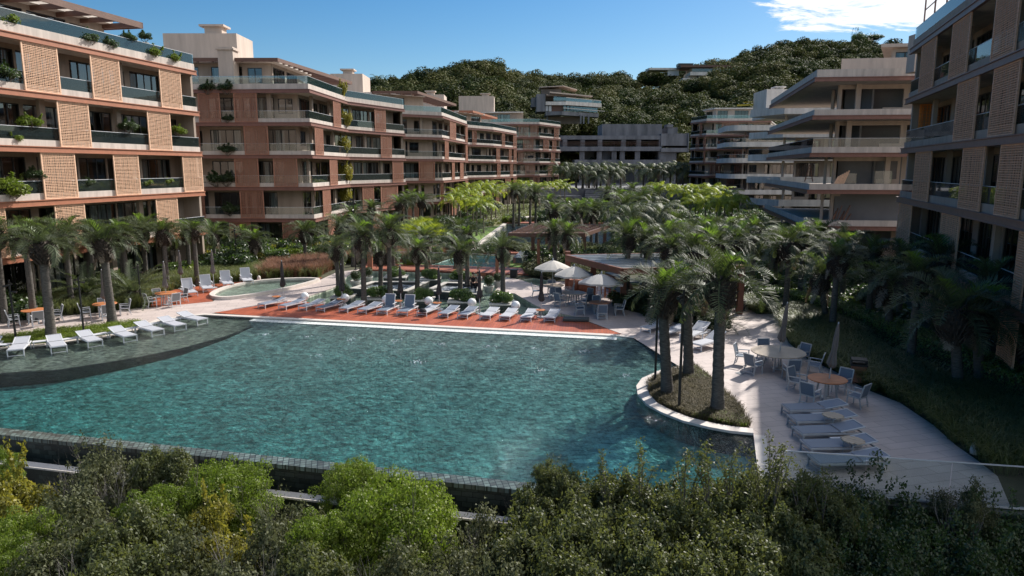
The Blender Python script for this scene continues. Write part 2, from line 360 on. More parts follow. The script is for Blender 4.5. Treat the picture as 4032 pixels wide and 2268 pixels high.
MT['planter']=mat('pale_planter_stone',(.52,.49,.45),.7,.12,3,.1,30)
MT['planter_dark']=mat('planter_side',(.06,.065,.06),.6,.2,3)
MT['skin']=mat('skin',(.42,.25,.18),.55,.05,5); MT['cloth_dark']=mat('cloth_dark',(.02,.02,.025),.9,.1,10); MT['hair']=mat('hair',(.015,.011,.009),.6,.1,20)
MT['trunk']=mat('palm_trunk',(.072,.064,.056),.95,.38,7,.9,22,stretch=(1,1,3.5),c2=(.15,.135,.12))
MT['boots']=mat('old_leaf_bases',(.055,.042,.034),.95,.5,9,.8,30)
MT['bark']=mat('bark',(.15,.125,.105),.95,.3,5,.6,25,stretch=(1,1,3))
MT['twig']=mat('grey_twig',(.36,.325,.30),.9,.2,10)
MT['royal_trunk']=mat('smooth_palm_trunk',(.17,.145,.115),.85,.22,3,.4,14,stretch=(1,1,4))
MT['frond']=leafmat('palm_leaflet',[(.0,(.030,.042,.020)),(.45,(.070,.090,.045)),(.75,(.11,.13,.075)),(1,(.18,.195,.14))],.6,.22,(.16,.22,.04),.35,.55)
MT['frond_new']=leafmat('young_palm_leaflet',[(.0,(.05,.09,.02)),(.5,(.10,.17,.03)),(1,(.17,.26,.06))],.45,.40,(.28,.46,.04),.4)
MT['frond_dead']=leafmat('dry_palm_leaflet',[(.0,(.10,.075,.05)),(.5,(.20,.16,.12)),(1,(.34,.29,.24))],.6,.2,(.3,.2,.1),.4)
MT['royal']=leafmat('yellow_green_leaflet',[(.0,(.07,.13,.018)),(.45,(.17,.25,.03)),(.8,(.28,.34,.045)),(1,(.42,.42,.08))],.5,.45,(.52,.58,.05),.35)
MT['leaf_gloss']=leafmat('glossy_leaf',[(0,(.03,.043,.018)),(.45,(.075,.088,.036)),(.8,(.13,.145,.06)),(1,(.22,.23,.12))],.5,.30,(.30,.34,.06),.3)
MT['leaf_bright']=leafmat('bright_leaf',[(0,(.05,.078,.012)),(.5,(.125,.165,.022)),(.85,(.20,.24,.035)),(1,(.27,.31,.07))],.5,.35,(.28,.45,.03),.35)
MT['leaf_yellow']=leafmat('yellow_leaf',[(0,(.08,.09,.016)),(.5,(.21,.20,.03)),(.85,(.34,.30,.045)),(1,(.45,.36,.06))],.45,.38,(.50,.45,.05),.4)
MT['leaf_grey']=leafmat('grey_green_leaf',[(0,(.03,.038,.018)),(.5,(.08,.09,.04)),(.85,(.145,.15,.075)),(1,(.20,.20,.12))],.6,.25,(.25,.27,.10),.3)
MT['leaf_dark']=leafmat('dark_leaf',[(0,(.014,.026,.010)),(.5,(.034,.055,.018)),(1,(.07,.10,.035))],.45,.25,(.12,.25,.03),.5)
MT['leaf_hedge']=leafmat('hedge_leaf',[(0,(.03,.06,.012)),(.5,(.08,.14,.03)),(1,(.17,.24,.07))],.32,.3,(.25,.42,.05),.7)
MT['forest_olive']=leafmat('olive_forest_leaf',[(0,(.025,.034,.010)),(.4,(.06,.07,.02)),(.7,(.11,.115,.035)),(1,(.20,.18,.08))],.75,.1,(.15,.18,.03),.15,.6)
MT['leaf_forest']=leafmat('forest_leaf',[(0,(.012,.022,.008)),(.35,(.032,.048,.014)),(.65,(.072,.088,.024)),(1,(.16,.15,.06))],.75,.10,(.10,.15,.03),.15,.75)
MT['grass_blade']=leafmat('long_grass_blade',[(0,(.05,.07,.02)),(.5,(.11,.14,.05)),(.85,(.22,.22,.10)),(1,(.32,.30,.17))],.45,.3,(.3,.35,.08),.5)
MT['grass_red']=leafmat('reddish_grass',[(0,(.10,.06,.03)),(.5,(.20,.10,.07)),(1,(.34,.20,.13))],.6,.3,(.4,.2,.1),.3)
MT['heath']=leafmat('brown_heath',[(0,(.05,.045,.025)),(.5,(.12,.095,.055)),(1,(.20,.17,.09))],.7,.2,(.2,.2,.06),.3)
MT['yellow_paint']=mat('yellow_paint',(.55,.40,.03),.5,.1,4)
MT['white_water']=mat('foam',(.75,.8,.85),.5,.1,8)
# ------------------------------------------------------------ plant meshes
def unit(a): return a/np.maximum(np.linalg.norm(a,axis=-1,keepdims=True),1e-9)
def leaf_quads(pos,out,ln,wd,up=.4,rnd=.8):
    """diamond leaves at pos, roughly facing out; returns V,Q"""
    n=len(pos)
    nrm=unit(out*(1-up)+np.array([0,0,up])+RNG.normal(0,rnd,(n,3))*.6)
    a=unit(np.cross(nrm,RNG.normal(0,1,(n,3)))); b=np.cross(nrm,a)
    ln=ln*RNG.uniform(.6,1.25,(n,1)); wd=wd*RNG.uniform(.7,1.2,(n,1))
    V=np.stack([pos-a*ln*.5,pos+b*wd*.5-a*ln*.05,pos+a*ln*.5-nrm*ln*.12,pos-b*wd*.5-a*ln*.05],1).reshape(-1,3)
    return V,np.arange(n*4,dtype=np.int32).reshape(-1,4)
def join(parts):
    Vs=[];Qs=[];Ms=[];o=0
    for i,(V,Q,m) in enumerate(parts):
        Vs.append(V);Qs.append(Q+o);Ms.append(np.full(len(Q),m));o+=len(V)
    return np.concatenate(Vs),np.concatenate(Qs),np.concatenate(Ms)
def palm_crown(nf,Lf,e_hi,e_lo,bend,nl,ll,lw,vup,droop,seed,dead=5,spear=True,mats=None,curl=1.3,young=4):
    rg=np.random.default_rng(seed); parts=[]
    for k in range(nf+dead):
        isdead=k>=nf
        az=k*2.39996+rg.uniform(-.3,.3)
        f=k/nf
        e0=(e_hi+(e_lo-e_hi)*f**.85)+rg.uniform(-.12,.12) if not isdead else rg.uniform(-1.35,-.9)
        L_=Lf*rg.uniform(.82,1.1)*(.75+.35*min(1,f*3)) if not isdead else Lf*rg.uniform(.55,.8)
        n=9; s=np.linspace(0,1,n); th=e0-bend*rg.uniform(.75,1.25)*s**curl*(1 if not isdead else .25)
        th=np.maximum(th,-1.75)
        dr=np.cos(th)*L_/(n-1); dz=np.sin(th)*L_/(n-1)
        r=.10+np.concatenate([[0],np.cumsum(dr[:-1])]); z=np.concatenate([[0],np.cumsum(dz[:-1])])
        tw=rg.uniform(-.35,.35)*s**2
        ca,sa=np.cos(az+tw),np.sin(az+tw)
        pts=np.stack([r*ca,r*sa,z],1); tan=unit(np.gradient(pts,axis=0))
        side=np.stack([-sa,ca,np.zeros(n)],1); nrm=unit(np.cross(tan,side)); nrm*=-1
        nrm*=np.sign(np.where(np.abs(nrm[:,2:3])<.05,1,nrm[:,2:3])) if e0>0 else 1
        m=2 if isdead else (1 if k<young else 0)
        # rachis
        wv=np.linspace(.035,.008,n)[:,None]
        A=pts-side*wv; B=pts+side*wv; V=np.concatenate([A,B]); Q=np.array([(i,i+1,n+i+1,n+i) for i in range(n-1)]); parts.append((V,Q,m))
        ss=np.linspace(.10,.985,nl)
        def ip(a): return np.stack([np.interp(ss,s,a[:,j]) for j in range(3)],1)
        p=ip(pts); t=unit(ip(tan)); sd=unit(ip(side)); nm=unit(ip(nrm))
        prof=np.clip(np.sin(np.pi*(.12+.86*ss))**.55,.2,1)
        for sg in (-1,1):
            l=ll*prof*rg.uniform(.8,1.15,nl)*(1 if not isdead else .7)
            v_=vup*(1 if not isdead else -.2)
            d=unit(t*.62+sd*sg*.75+nm*v_+rg.normal(0,.09,(nl,3)))
            w_=np.cross(d,nm); w_=unit(w_)*lw/2
            l=l[:,None]
            mid=p+d*l*.5; g=np.array([0,0,-1.0])
            tip=mid+unit(d+g*droop)*l*.5
            V=np.stack([p-w_*.6,p+w_*.6,mid+w_,mid-w_,tip+w_*.15,tip-w_*.15],1).reshape(-1,3)
            b=(np.arange(nl)*6)[:,None]
            Q=np.concatenate([b+np.array([0,1,2,3]),b+np.array([3,2,4,5])]); parts.append((V,Q,m))
    V,Q,Mi=join(parts)
    return V,Q,Mi
def butia_crown(seed,rough=0):
    V,Q,Mi=palm_crown(24,1.85,1.42,-.12,1.6,30,.40,.032,.5,.12,seed,dead=4,young=2)
    return npmesh('crown',V,Q,[MT['frond'],MT['frond_new'],MT['frond_dead']],Mi)
def royal_crown(seed):
    V,Q,Mi=palm_crown(13,2.3,1.25,.05,1.75,26,.62,.055,-.15,1.3,seed,dead=0,young=13)
    return npmesh('crown',V,Q,[MT['royal'],MT['royal'],MT['frond_dead']],Mi)
def green_feather_crown(seed):
    V,Q,Mi=palm_crown(16,2.6,1.3,-.1,1.9,26,.62,.05,-.1,1.2,seed,dead=1,young=0)
    return npmesh('crown',V,Q,[MT['frond'],MT['frond'],MT['frond_dead']],Mi)
def trunk_mesh(h,r0,r1,seed,m,rings=14,bump=.06,n=12):
    rg=random.Random(seed); mb=MB(); pts=[];rs=[]
    k=rings*2
    for i in range(k+1):
        f=i/k; pts.append((.02*math.sin(f*3+seed),.02*math.cos(f*2.3+seed),f*h)); rs.append((r0+(r1-r0)*f+ (r0*.45*math.exp(-f*h*3.0)))*(1+(bump if i%2 else -bump)*rg.uniform(.4,1)))
    mb.tube(pts,rs,n); return mb.mesh('trunk',m,True)
def boots_mesh(seed,r=.40,h=1.05):
    """shaggy bulge of old leaf bases under the crown"""
    rg=random.Random(seed); mb=MB()
    mb.lathe([(.17,-h),(.26,-h*.75),(.36,-h*.4),(.34,-h*.1),(.20,.08),(.05,.16)],12)
    for i in range(120):
        f=(i+.5)/120; z=-h*.92+f*h*1.0; a=i*2.39996; rr=.21+.18*math.sin(math.pi*min(1,f*1.1))
        p=Vector((rr*math.cos(a),rr*math.sin(a),z)); o=Vector((math.cos(a),math.sin(a),rg.uniform(.5,1.3))).normalized()
        l=rg.uniform(.14,.30); mb.tube([p,p+o*l*.6,p+o*l+Vector((0,0,.03))],[.042,.032,.008],4,False)
    return mb.mesh('leaf_bases',MT['boots'])
BUTIA=[]; 
for i in range(4):
    BUTIA.append((butia_crown(100+i),boots_mesh(i),trunk_mesh(4,.165,.14,i,MT['trunk'])))
ROYAL=[(royal_crown(200+i),trunk_mesh(4,.11,.075,50+i,MT['royal_trunk'],18,.02)) for i in range(3)]
FEATH=[(green_feather_crown(300+i),trunk_mesh(4,.15,.11,60+i,MT['trunk'],14,.04)) for i in range(2)]
def crownshaft():
    mb=MB(); mb.lathe([(.085,-.9),(.12,-.7),(.11,-.3),(.075,0),(.04,.12)],10); return mb.mesh('crownshaft',MT['royal_shaft'],True)
MT['royal_shaft']=mat('green_crownshaft',(.14,.20,.05),.5,.15,3)
SHAFT=crownshaft()
def palm(kind,base,top,label,group=None,s=1.0,i=None,cat='palm tree',tk=1.0):
    """base xyz on the ground, top = point where the fronds leave the trunk"""
    base=Vector(base); top=Vector(top); ax=top-base; h=ax.length
    i=random.randrange(9) if i is None else i
    t=thing({'butia':'jelly_palm','royal':'slender_palm','feather':'feather_palm'}[kind],label,cat,base,0,group)
    q=ax.to_track_quat('Z','Y').to_euler(); rz=random.uniform(0,6.28)
    def part(n,me,loc,scl,rot):
        o=link(n,me,t,loc); o.scale=scl; o.rotation_euler=rot; return o
    if kind=='butia':
        c,b,tr=BUTIA[i%4]; x=part('trunk',tr,(0,0,0),(tk,tk,(h-.25)/4),q)
        part('leaf_bases',b,ax,(s,s,s),(q.x,q.y,rz)); sv=s*random.uniform(.9,1.1); part('crown',c,ax,(sv,sv,sv*random.uniform(.88,1.12)),(random.uniform(-.12,.12),random.uniform(-.12,.12),rz))
    elif kind=='royal':
        c,tr=ROYAL[i%3]; part('trunk',tr,(0,0,0),(s,s,(h-.7*s)/4),q); part('crownshaft',SHAFT,ax,(s,s,s),(0,0,0)); part('crown',c,ax,(s,s,s*random.uniform(.9,1.1)),(0,0,rz))
    else:
        c,tr=FEATH[i%2]; part('trunk',tr,(0,0,0),(s,s,h/4),q); part('crown',c,ax,(s,s,s),(0,0,rz))
    return t
# ---------------- leafy masses
def lobes_cloud(lobes,n,shell=.35):
    """points spread through a union of ellipsoids, biased to the outside; also outward dirs"""
    w_=np.array([l[3]*l[4]*l[5] for l in lobes])**.67; w_/=w_.sum(); idx=RNG.choice(len(lobes),n,p=w_); Lb=np.array(lobes)[idx]
    d=unit(RNG.normal(0,1,(n,3))); rad=1-RNG.random((n,1))**1.0*shell
    rad=rad*(1+RNG.normal(0,.07,(n,1)))
    return Lb[:,:3]+d*Lb[:,3:6]*rad,d
def bush_lobes(seed,rx=1.,rz=.9,n=9,spread=.62,size=.5,flat=1.0):
    rg=np.random.default_rng(seed); L_=[]
    for k in range(n):
        a=rg.uniform(0,6.28); r=spread*math.sqrt(rg.random()); zz=rg.uniform(-.35,.55)*(1-r*.8)
        sz=size*rg.uniform(.6,1.15)
        L_.append((rx*r*math.cos(a),rx*r*math.sin(a),rz*(zz+.05),rx*sz,rx*sz,rz*sz*flat))
    return L_
def dome_lobes(seed,rz,n):
    rg=np.random.default_rng(seed); L_=[(rg.uniform(-.25,.25),rg.uniform(-.25,.25),-.15*rz,.55,.55,.55*rz) for _ in range(4)]
    for k in range(n):
        a=k*2.39996; r=math.sqrt((k+.5)/n)*.86; h=math.sqrt(max(0,1-r*r))*rz*.85+rg.normal(0,.05); s_=rg.uniform(.11,.21); L_.append((r*math.cos(a)+rg.normal(0,.08),r*math.sin(a)+rg.normal(0,.08),h-.12*rz-.25*rz*(r**3)+rg.normal(0,.07),s_,s_,s_*.55))
    for k in range(n//2):
        a=k*2.39996; s_=rg.uniform(.12,.2); L_.append((.85*math.cos(a)*rg.uniform(.8,1),.85*math.sin(a)*rg.uniform(.8,1),rg.uniform(-.7,.0)*rz,s_,s_,s_*.7))
    return L_
def branches(mb,seed,n,r0,height,spread,depth=2,base=(0,0,0),crook=.25):
    rg=random.Random(seed)
    def grow(p,d,l,r,lev):
        pts=[p];rs=[r]; q=p.copy(); dd=d.copy()
        for i in range(4):
            dd=(dd+Vector((rg.uniform(-1,1),rg.uniform(-1,1),rg.uniform(-.3,.8)))*crook).normalized(); q=q+dd*l/4; pts.append(q.copy()); rs.append(r*(1-.17*(i+1)))
        mb.tube(pts,rs,5 if lev==0 else 4,False)
        if lev<depth:
            for k in range(rg.choice((3,4,5))):
                f=rg.uniform(.35,1); j=min(4,int(f*4)); d2=(dd+Vector((rg.uniform(-1,1),rg.uniform(-1,1),rg.uniform(-.2,1)))*.9).normalized()
                grow(pts[j],d2,l*rg.uniform(.45,.7),rs[j]*.6,lev+1)
    for k in range(n):
        a=6.28*k/n+rg.uniform(-.4,.4); d=Vector((math.cos(a)*spread,math.sin(a)*spread,1)).normalized()
        grow(Vector(base)+Vector((math.cos(a),math.sin(a),0))*.05,d,height*rg.uniform(.5,.75),r0,0)
SHRUBS={}; SHX={}
def make_shrub(key,leaf,seed,nleaf,ll,lw,rz=.95,nl=10,size=.5,shell=.4,sprigs=0,twigs=2,twigmat='bark',flat=1.,rnd=.8,spread=.62,twigr=.035,clump=0,dome=0,twigh=1.45):
    lob=dome_lobes(seed,rz,dome) if dome else bush_lobes(seed,1,rz,nl,spread,size,flat)
    if clump:
        c,o_=lobes_cloud(lob,clump,shell); k=RNG.integers(0,clump,nleaf); pos=c[k]+RNG.normal(0,1,(nleaf,3))*RNG.uniform(.025,.075,(clump,1))[k]; out=o_[k]
    else: pos,out=lobes_cloud(lob,nleaf,shell)
    if sprigs:
        rg=np.random.default_rng(seed+5); ps=[];os_=[]
        for k in range(sprigs):
            a=rg.uniform(0,6.28); r=rg.uniform(0,.85); b=np.array([r*math.cos(a),r*math.sin(a),rz*(.75-.5*r*r)*rg.uniform(.8,1)]); h=rg.uniform(.18,.5); d=np.array([rg.normal(0,.25),rg.normal(0,.25),1])
            m_=int(60*h/.3); f=rg.random((m_,1)); ps.append(b+d*f*h+rg.normal(0,.035,(m_,3))); os_.append(unit(rg.normal(0,1,(m_,3))))
        pos=np.concatenate([pos]+ps); out=np.concatenate([out]+os_)
    V,Q=leaf_quads(pos,out,ll,lw,.35,rnd)
    fol=npmesh('foliage',V,Q,MT[leaf]); mb=MB(); branches(mb,seed,5,twigr,twigh,.8,twigs,(0,0,-rz*1.0)); SHX[key]=(float(np.percentile(V[:,2],99.3)),float(np.percentile(np.hypot(V[:,0],V[:,1]),94)),float(np.percentile(V[:,2],2)))
    SHRUBS[key]=(fol,mb.mesh('branches',MT[twigmat]))
def shrub(key,loc,s,label,group=None,name='shrub',cat='shrub',rz=None,sz=None):
    fol,br=SHRUBS[key]; rz=random.uniform(0,6.28) if rz is None else rz
    t=thing(name,label,cat,(loc[0],loc[1],loc[2]),rz,group); a=link('foliage',fol,t); b=link('branches',br,t)
    for o in (a,b): o.scale=(s,s,(sz or s))
    return t
# ---------------- grass
def tufts(points,nb,h,wd,spread,lean=.5,seed=1,z0=0.):
    """long arching blades; points (n,2|3)"""
    rg=np.random.default_rng(seed); pts=np.asarray(points,float)
    if pts.shape[1]==2: pts=np.concatenate([pts,np.full((len(pts),1),z0)],1)
    n=len(pts)*nb; b=np.repeat(pts,nb,0); a=rg.uniform(0,6.28,n); d=np.stack([np.cos(a),np.sin(a),np.zeros(n)],1)
    hh=(h*rg.uniform(.55,1.15,n))[:,None]; ln=(lean*rg.uniform(.2,1.2,n))[:,None]*hh; sd=np.stack([-np.sin(a),np.cos(a),np.zeros(n)],1)*wd/2
    p0=b+d*rg.uniform(0,spread,(n,1)); z=np.array([0,0,1.])
    p1=p0+z*hh*.55+d*ln*.30; p2=p0+z*hh*.88+d*ln*.8; p3=p0+z*hh*(.80)+d*ln*1.35
    V=np.stack([p0-sd,p0+sd,p1+sd,p1-sd,p2+sd*.7,p2-sd*.7,p3+sd*.1,p3-sd*.1],1).reshape(-1,3)
    k=(np.arange(n)*8)[:,None]
    return V,np.concatenate([k+np.array([0,1,2,3]),k+np.array([3,2,4,5]),k+np.array([5,4,6,7])])
def in_poly(pts,poly):
    x,y=pts[:,0],pts[:,1]; ins=np.zeros(len(pts),bool); n=len(poly)
    for i in range(n):
        x1,y1=poly[i]; x2,y2=poly[(i+1)%n]
        c=((y1>y)!=(y2>y)); xi=(x2-x1)*(y-y1)/((y2-y1)+1e-12)+x1; ins^=(c&(x<xi))
    return ins
def scatter(poly,n,seed=3):
    rg=np.random.default_rng(seed); P_=np.array(poly); lo=P_.min(0); hi=P_.max(0); out_=[]; tot=0
    while tot<n:
        q=rg.uniform(lo,hi,(n*2,2)); q=q[in_poly(q,poly)]; out_.append(q); tot+=len(q)
        if len(out_)>40: break
    return np.concatenate(out_)[:n]
# ------------------------------------------------------------ the setting
def struct(name,mb,m): return tag(mb.build(name,m),kind='structure')
near_a=P(0,1680); near_b=P(2080,1895)
def near_y(x): return near_a.y+(near_b.y-near_a.y)/(near_b.x-near_a.x)*(x-near_a.x)
ISL_OUT=[(2875,1703),(2787,1687),(2687,1662),(2604,1629),(2544,1596),(2510,1557),(2505,1524),(2527,1494),(2604,1460),(2682,1447)]
SHORE=[(996,1250),(801,1240),(749,1245),(694,1252),(640,1259),(534,1300),(424,1326),(306,1341),(184,1359),(38,1368),(-60,1385),(-300,1425)]
FAR=[(2496,1331),(2430,1324)]
XR=6.15
POOL=[(-32,near_y(-32)),(XR,near_y(XR))]+PP((2967,1712))+PP(*ISL_OUT)+PP(*FAR)+PP(*SHORE)
POOL=[p for p in POOL]; POOL.append((-32,P(-300,1425).y+.6))
# left end of the pool is outside the frame
ARC=[(996,1252),(1000,1276),(890,1315),(718,1362),(600,1385),(483,1407),(228,1445),(0,1459),(-300,1480)]
LEDGE=PP(*ARC)+[(-32,P(-300,1480).y)]+[(-32,P(-300,1425).y+.6)]+PP(*SHORE[::-1])
KID_OUT=[(838,1166),(870,1147),(920,1132),(1000,1116),(1100,1107),(1200,1104),(1250,1106),(1238,1112),(1180,1128),(1120,1143),(1050,1157),(985,1168),(900,1179),(852,1177)]
def chaikin(p,n=2):
    for _ in range(n):
        q=[]
        for i in range(len(p)):
            a=p[i]; b=p[(i+1)%len(p)]; q+=[(a[0]*.75+b[0]*.25,a[1]*.75+b[1]*.25),(a[0]*.25+b[0]*.75,a[1]*.25+b[1]*.75)]
        p=q
    return p
KID=chaikin(PP(*KID_OUT))
FOUNT=PP((1168,1183),(1315,1133),(1372,1084),(1420,1066),(1940,1079),(1990,1092),(1943,1152),(2004,1153),(2027,1155),(2100,1198),(2148,1222),(2266,1246),(2266,1249),(1800,1228),(1500,1206),(1250,1196))
NOOK=PP((2045,1100),(2100,1094),(2170,1105),(2125,1128),(2090,1124))
LAP=PP((1691,1044),(1787,1014),(1840,1006),(1925,1006),(1958,1010),(1950,1056))
POND1=PP((1868,986),(1925,935),(1996,881),(2200,880),(2420,880),(2420,985),(2200,990))
POND2=PP((1996,874),(2050,858),(2130,849),(2300,845),(2440,850),(2440,874))
gy=lambda x: near_y(x)
# ground sheet with the pools cut out of it
outer=[(-900,30),(-32,near_y(-32)+.0)]
g=MB()
GP=[(-900,near_y(-32)),(-32.3,near_y(-32)),(-32.3,60),(-31,60.0)]
def hole(p,d=.0): return [tuple(q) for q in p]
BIG=[(-900,24),(-40,24),(-40,34),(-34,34),(-34,near_y(-34)),(XR+.25,near_y(XR+.25)),(6.9,17.0),(12.5,16.0),(22,14.2),(60,14),(900,14),(900,260),(-900,260)]
def ccw(p):
    a=sum(p[i][0]*p[(i+1)%len(p)][1]-p[(i+1)%len(p)][0]*p[i][1] for i in range(len(p))); return p if a>0 else p[::-1]
POOL_C=ccw(POOL); KID_C=ccw(KID); FOUNT_C=ccw(FOUNT)
# the pool touches the near edge of the sheet, so the sheet runs round it
pool_far=[p for p in PP((2967,1712))+PP(*ISL_OUT)+PP(*FAR)+PP(*SHORE)]
sheet=[(-900,24),(-40,24),(-40,P(-300,1425).y+.6),(-32,P(-300,1425).y+.6)]+pool_far[::-1]+[(XR,near_y(XR)),(6.9,17.0),(12.5,16.0),(22,14.2),(60,14),(900,14),(900,260),(-900,260)]
g.sheet(sheet,-.02,[ccw(KID),FOUNT_C,ccw(LAP),ccw(POND1),ccw(POND2),ccw(NOOK)])
struct('ground',g,MT['ground'])
# lower slope in front of the pool, running out past the camera
mb=MB(); xs=[-900,-200,-60,-40,-25,-10,0,8,16,30,60,200,900]; ys=[-300,-60,-10,0,6,10,14,17,19,21,25,30]
o=len(mb.v)
for y in ys:
    for x in xs:
        e=near_y(max(-36,min(14,x)))-1.7; yy=min(y,e+ (0.6 if y>19 else 0)) if abs(x)<60 else y
        mb.v.append((x,y if y<17 else min(y,e+.4), -3.1-.06*max(0,17-y)+.25*noise.noise(Vector((x*.2,y*.2,3)))))
for j in range(len(ys)-1):
    for i in range(len(xs)-1):
        a=j*len(xs)+i; mb.f.append((a,a+1,a+1+len(xs),a+len(xs))); mb.m.append(0)
struct('slope_ground',mb,MT['soil'])
# basins
def basin(name,poly,zf,mt_,wall=.25,zt=-.02,top=0):
    p=ccw(poly)[::-1]      # outward = right of travel for clockwise
    mb=MB(); mb.sheet(offset(ccw(poly),.1,True),zf); mb.strip(ccw(poly),0.0,wall,zf-.3,zt,True); return struct(name,mb,mt_)
mb=MB()
far0=P(1700,1290); nrm=Vector((near_b.y-near_a.y,-(near_b.x-near_a.x),0)).normalized(); 
if nrm.y>0: nrm=-nrm
def fdepth(x,y):
    d=(Vector((x,y,0))-far0).dot(nrm); return -(.06+.058*d)
FLOORP=ccw([(-32,near_y(-32)),(XR,near_y(XR))]+PP((2967,1712))+PP(*ISL_OUT)+PP(*FAR)+PP(*ARC)+[(-32,P(-300,1480).y)])
pl=offset(FLOORP,.15,True); tri=tessellate_polygon([[Vector((x,y,0)) for x,y in pl]])
mb.v=[(x,y,fdepth(x,y)) for x,y in pl]
for a,b,c in tri:
    A,B,C_=(Vector(mb.v[i]) for i in (a,b,c))
    if (B-A).cross(C_-A).z<0: a,c=c,a
    mb.f.append((a,b,c)); mb.m.append(0)
struct('pool_floor',mb,MT['pool_tile'])
mb=MB(); far_chain=PP((2967,1712))+PP(*ISL_OUT)+PP(*FAR)+PP(*SHORE)
mb.strip([(XR,near_y(XR))]+far_chain,0,.25,-2.6,-.024); struct('pool_wall',mb,MT['dark_tile'])
mb=MB(); mb.prism(ccw(LEDGE),-2.5,-.15); struct('pool_ledge',mb,MT['ledge_tile']); mb=MB(); mb.strip(PP(*ARC[::-1]),.012,-.16,-2.4,-.142); struct('pool_ledge_wall',mb,MT['dark_tile'])
mb=MB(); tl=PP((1000,1253),(1400,1273),(1900,1299),(2430,1325)); mb.strip(tl,.012,.52,-.5,-.042); struct('pool_step',mb,MT['coping_white'])
mb=MB(); wp=offset(POOL_C,-.006,True); mb.prism(wp,-2.8,-.05)
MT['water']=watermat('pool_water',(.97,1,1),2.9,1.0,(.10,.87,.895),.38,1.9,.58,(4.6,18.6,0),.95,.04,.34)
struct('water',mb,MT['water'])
MT['water_shallow']=watermat('shallow_water',(.88,1,.98),2.6,.9,None,1,1.3,.35,None,.8)
MT['water_pond']=watermat('pond_water',(.45,.52,.44),2.5,.3)
basin('kiddie_pool_floor',KID,-.35,MT['ledge_tile'])
mb=MB(); mb.sheet(ccw(KID),.05); struct('water',mb,MT['water_shallow'])
mb=MB(); kc=ccw(KID); mb.strip(kc,-.02,.26,-.3,.20,True); struct('pool_rim',mb,MT['coping'])
mb=MB(); mb.sheet(offset(kc,-.03,True),-.1); struct('kiddie_pool_bottom',mb,MT['ledge_tile'])
basin('fountain_floor',FOUNT,-.45,MT['ledge_tile']); mb=MB(); mb.sheet(FOUNT_C,-.12); struct('water',mb,MT['water_shallow'])
basin('lap_pool_floor',LAP,-.9,MT['pool_tile']); mb=MB(); mb.sheet(ccw(LAP),-.10); struct('water',mb,watermat('lap_water',(.45,.88,.84),2.2,.4))
basin('pond_floor',POND1,-.8,MT['ledge_tile']); mb=MB(); mb.sheet(ccw(POND1),-.15); struct('water',mb,MT['water_pond'])
basin('pond_floor',POND2,-.8,MT['ledge_tile']); mb=MB(); mb.sheet(ccw(POND2),-.07); struct('water',mb,MT['water_pond'])
basin('nook_floor',NOOK,-.4,MT['ledge_tile']); mb=MB(); mb.sheet(ccw(NOOK),-.10); struct('water',mb,MT['water_shallow'])
# pond edges
mb=MB(); mb.strip(PP((1868,986),(1925,935),(1996,881)),-.55,.0,-.1,.06); mb.strip(PP((1996,876),(2050,860),(2130,851),(2300,847),(2440,852))[::-1],0,1.2,-.1,.08); struct('pond_edge',mb,MT['coping'])
mb=MB(); mb.strip(PP((1996,878),(2440,878)),-1.2,1.2,-.2,.10); struct('weir',mb,MT['deck2'])
# stone paving
RB_=[(2985,1237),(3054,1236),(3106,1350),(3176,1411),(3290,1464),(3412,1534),(3544,1586),(3675,1674),(3762,1752),(3850,1814),(3928,1875)]
RBW=PP(*RB_)
stone1=PP((2447,1314),(2430,1322),(2496,1331),(2682,1447),(2731,1447),(2798,1502),(2853,1552),(2913,1612),(2952,1687),(2967,1712))+[(XR+.004,near_y(XR)+.03),(6.9,17.02),(12.2,16.08)]+RBW[::-1]+PP((2990,1215),(2960,1170),(2860,1165),(2869,1286),(2808,1303),(2731,1286),(2582,1253),(2510,1231),(2420,1210),(2560,1120),(2170,1107),(2125,1128),(2045,1100),(1992,1092),(1943,1152),(2004,1153),(2027,1155),(2100,1198),(2148,1222),(2266,1247))
mb=MB(); mb.sheet(stone1,0.0); struct('paving',mb,MT['stone'])
stone2=PP((-300,1300),(0,1259),(276,1242),(593,1210),(838,1187),(852,1177),(900,1179),(985,1168),(1050,1157),(1120,1143),(1180,1128),(1238,1112),(1330,1070),(1420,1060),(1372,1084),(1315,1133),(1168,1183),(1011,1205),(842,1233),(801,1239),(749,1244),(694,1251),(640,1258),(560,1272),(304,1290),(0,1328),(-300,1375))
mb=MB(); mb.sheet(stone2,0.0); struct('path',mb,MT['stone'])
# coping along the pool edges
mb=MB(); fc=PP((2496,1331),(2430,1324),(1700,1287),(996,1250),(801,1240),(749,1245),(640,1259))
mb.strip(fc,.0,.36,-.06,.020); struct('pool_coping',mb,MT['coping'])
mb=MB(); mb.strip(PP((640,1259),(534,1300),(424,1326),(306,1341),(184,1359),(38,1368),(-60,1385),(-300,1425)),.0,.33,-.06,.024); struct('pool_coping',mb,MT['coping'])
isl=PP((2967,1712),*ISL_OUT); mb=MB(); mb.strip(isl,.002,.42,-.06,.06); struct('pool_coping',mb,MT['coping'])
mb=MB(); mb.strip([(XR,near_y(XR)),tuple(P(2967,1712)[:2])],.0,.36,-.06,.012); struct('pool_coping',mb,MT['coping'])
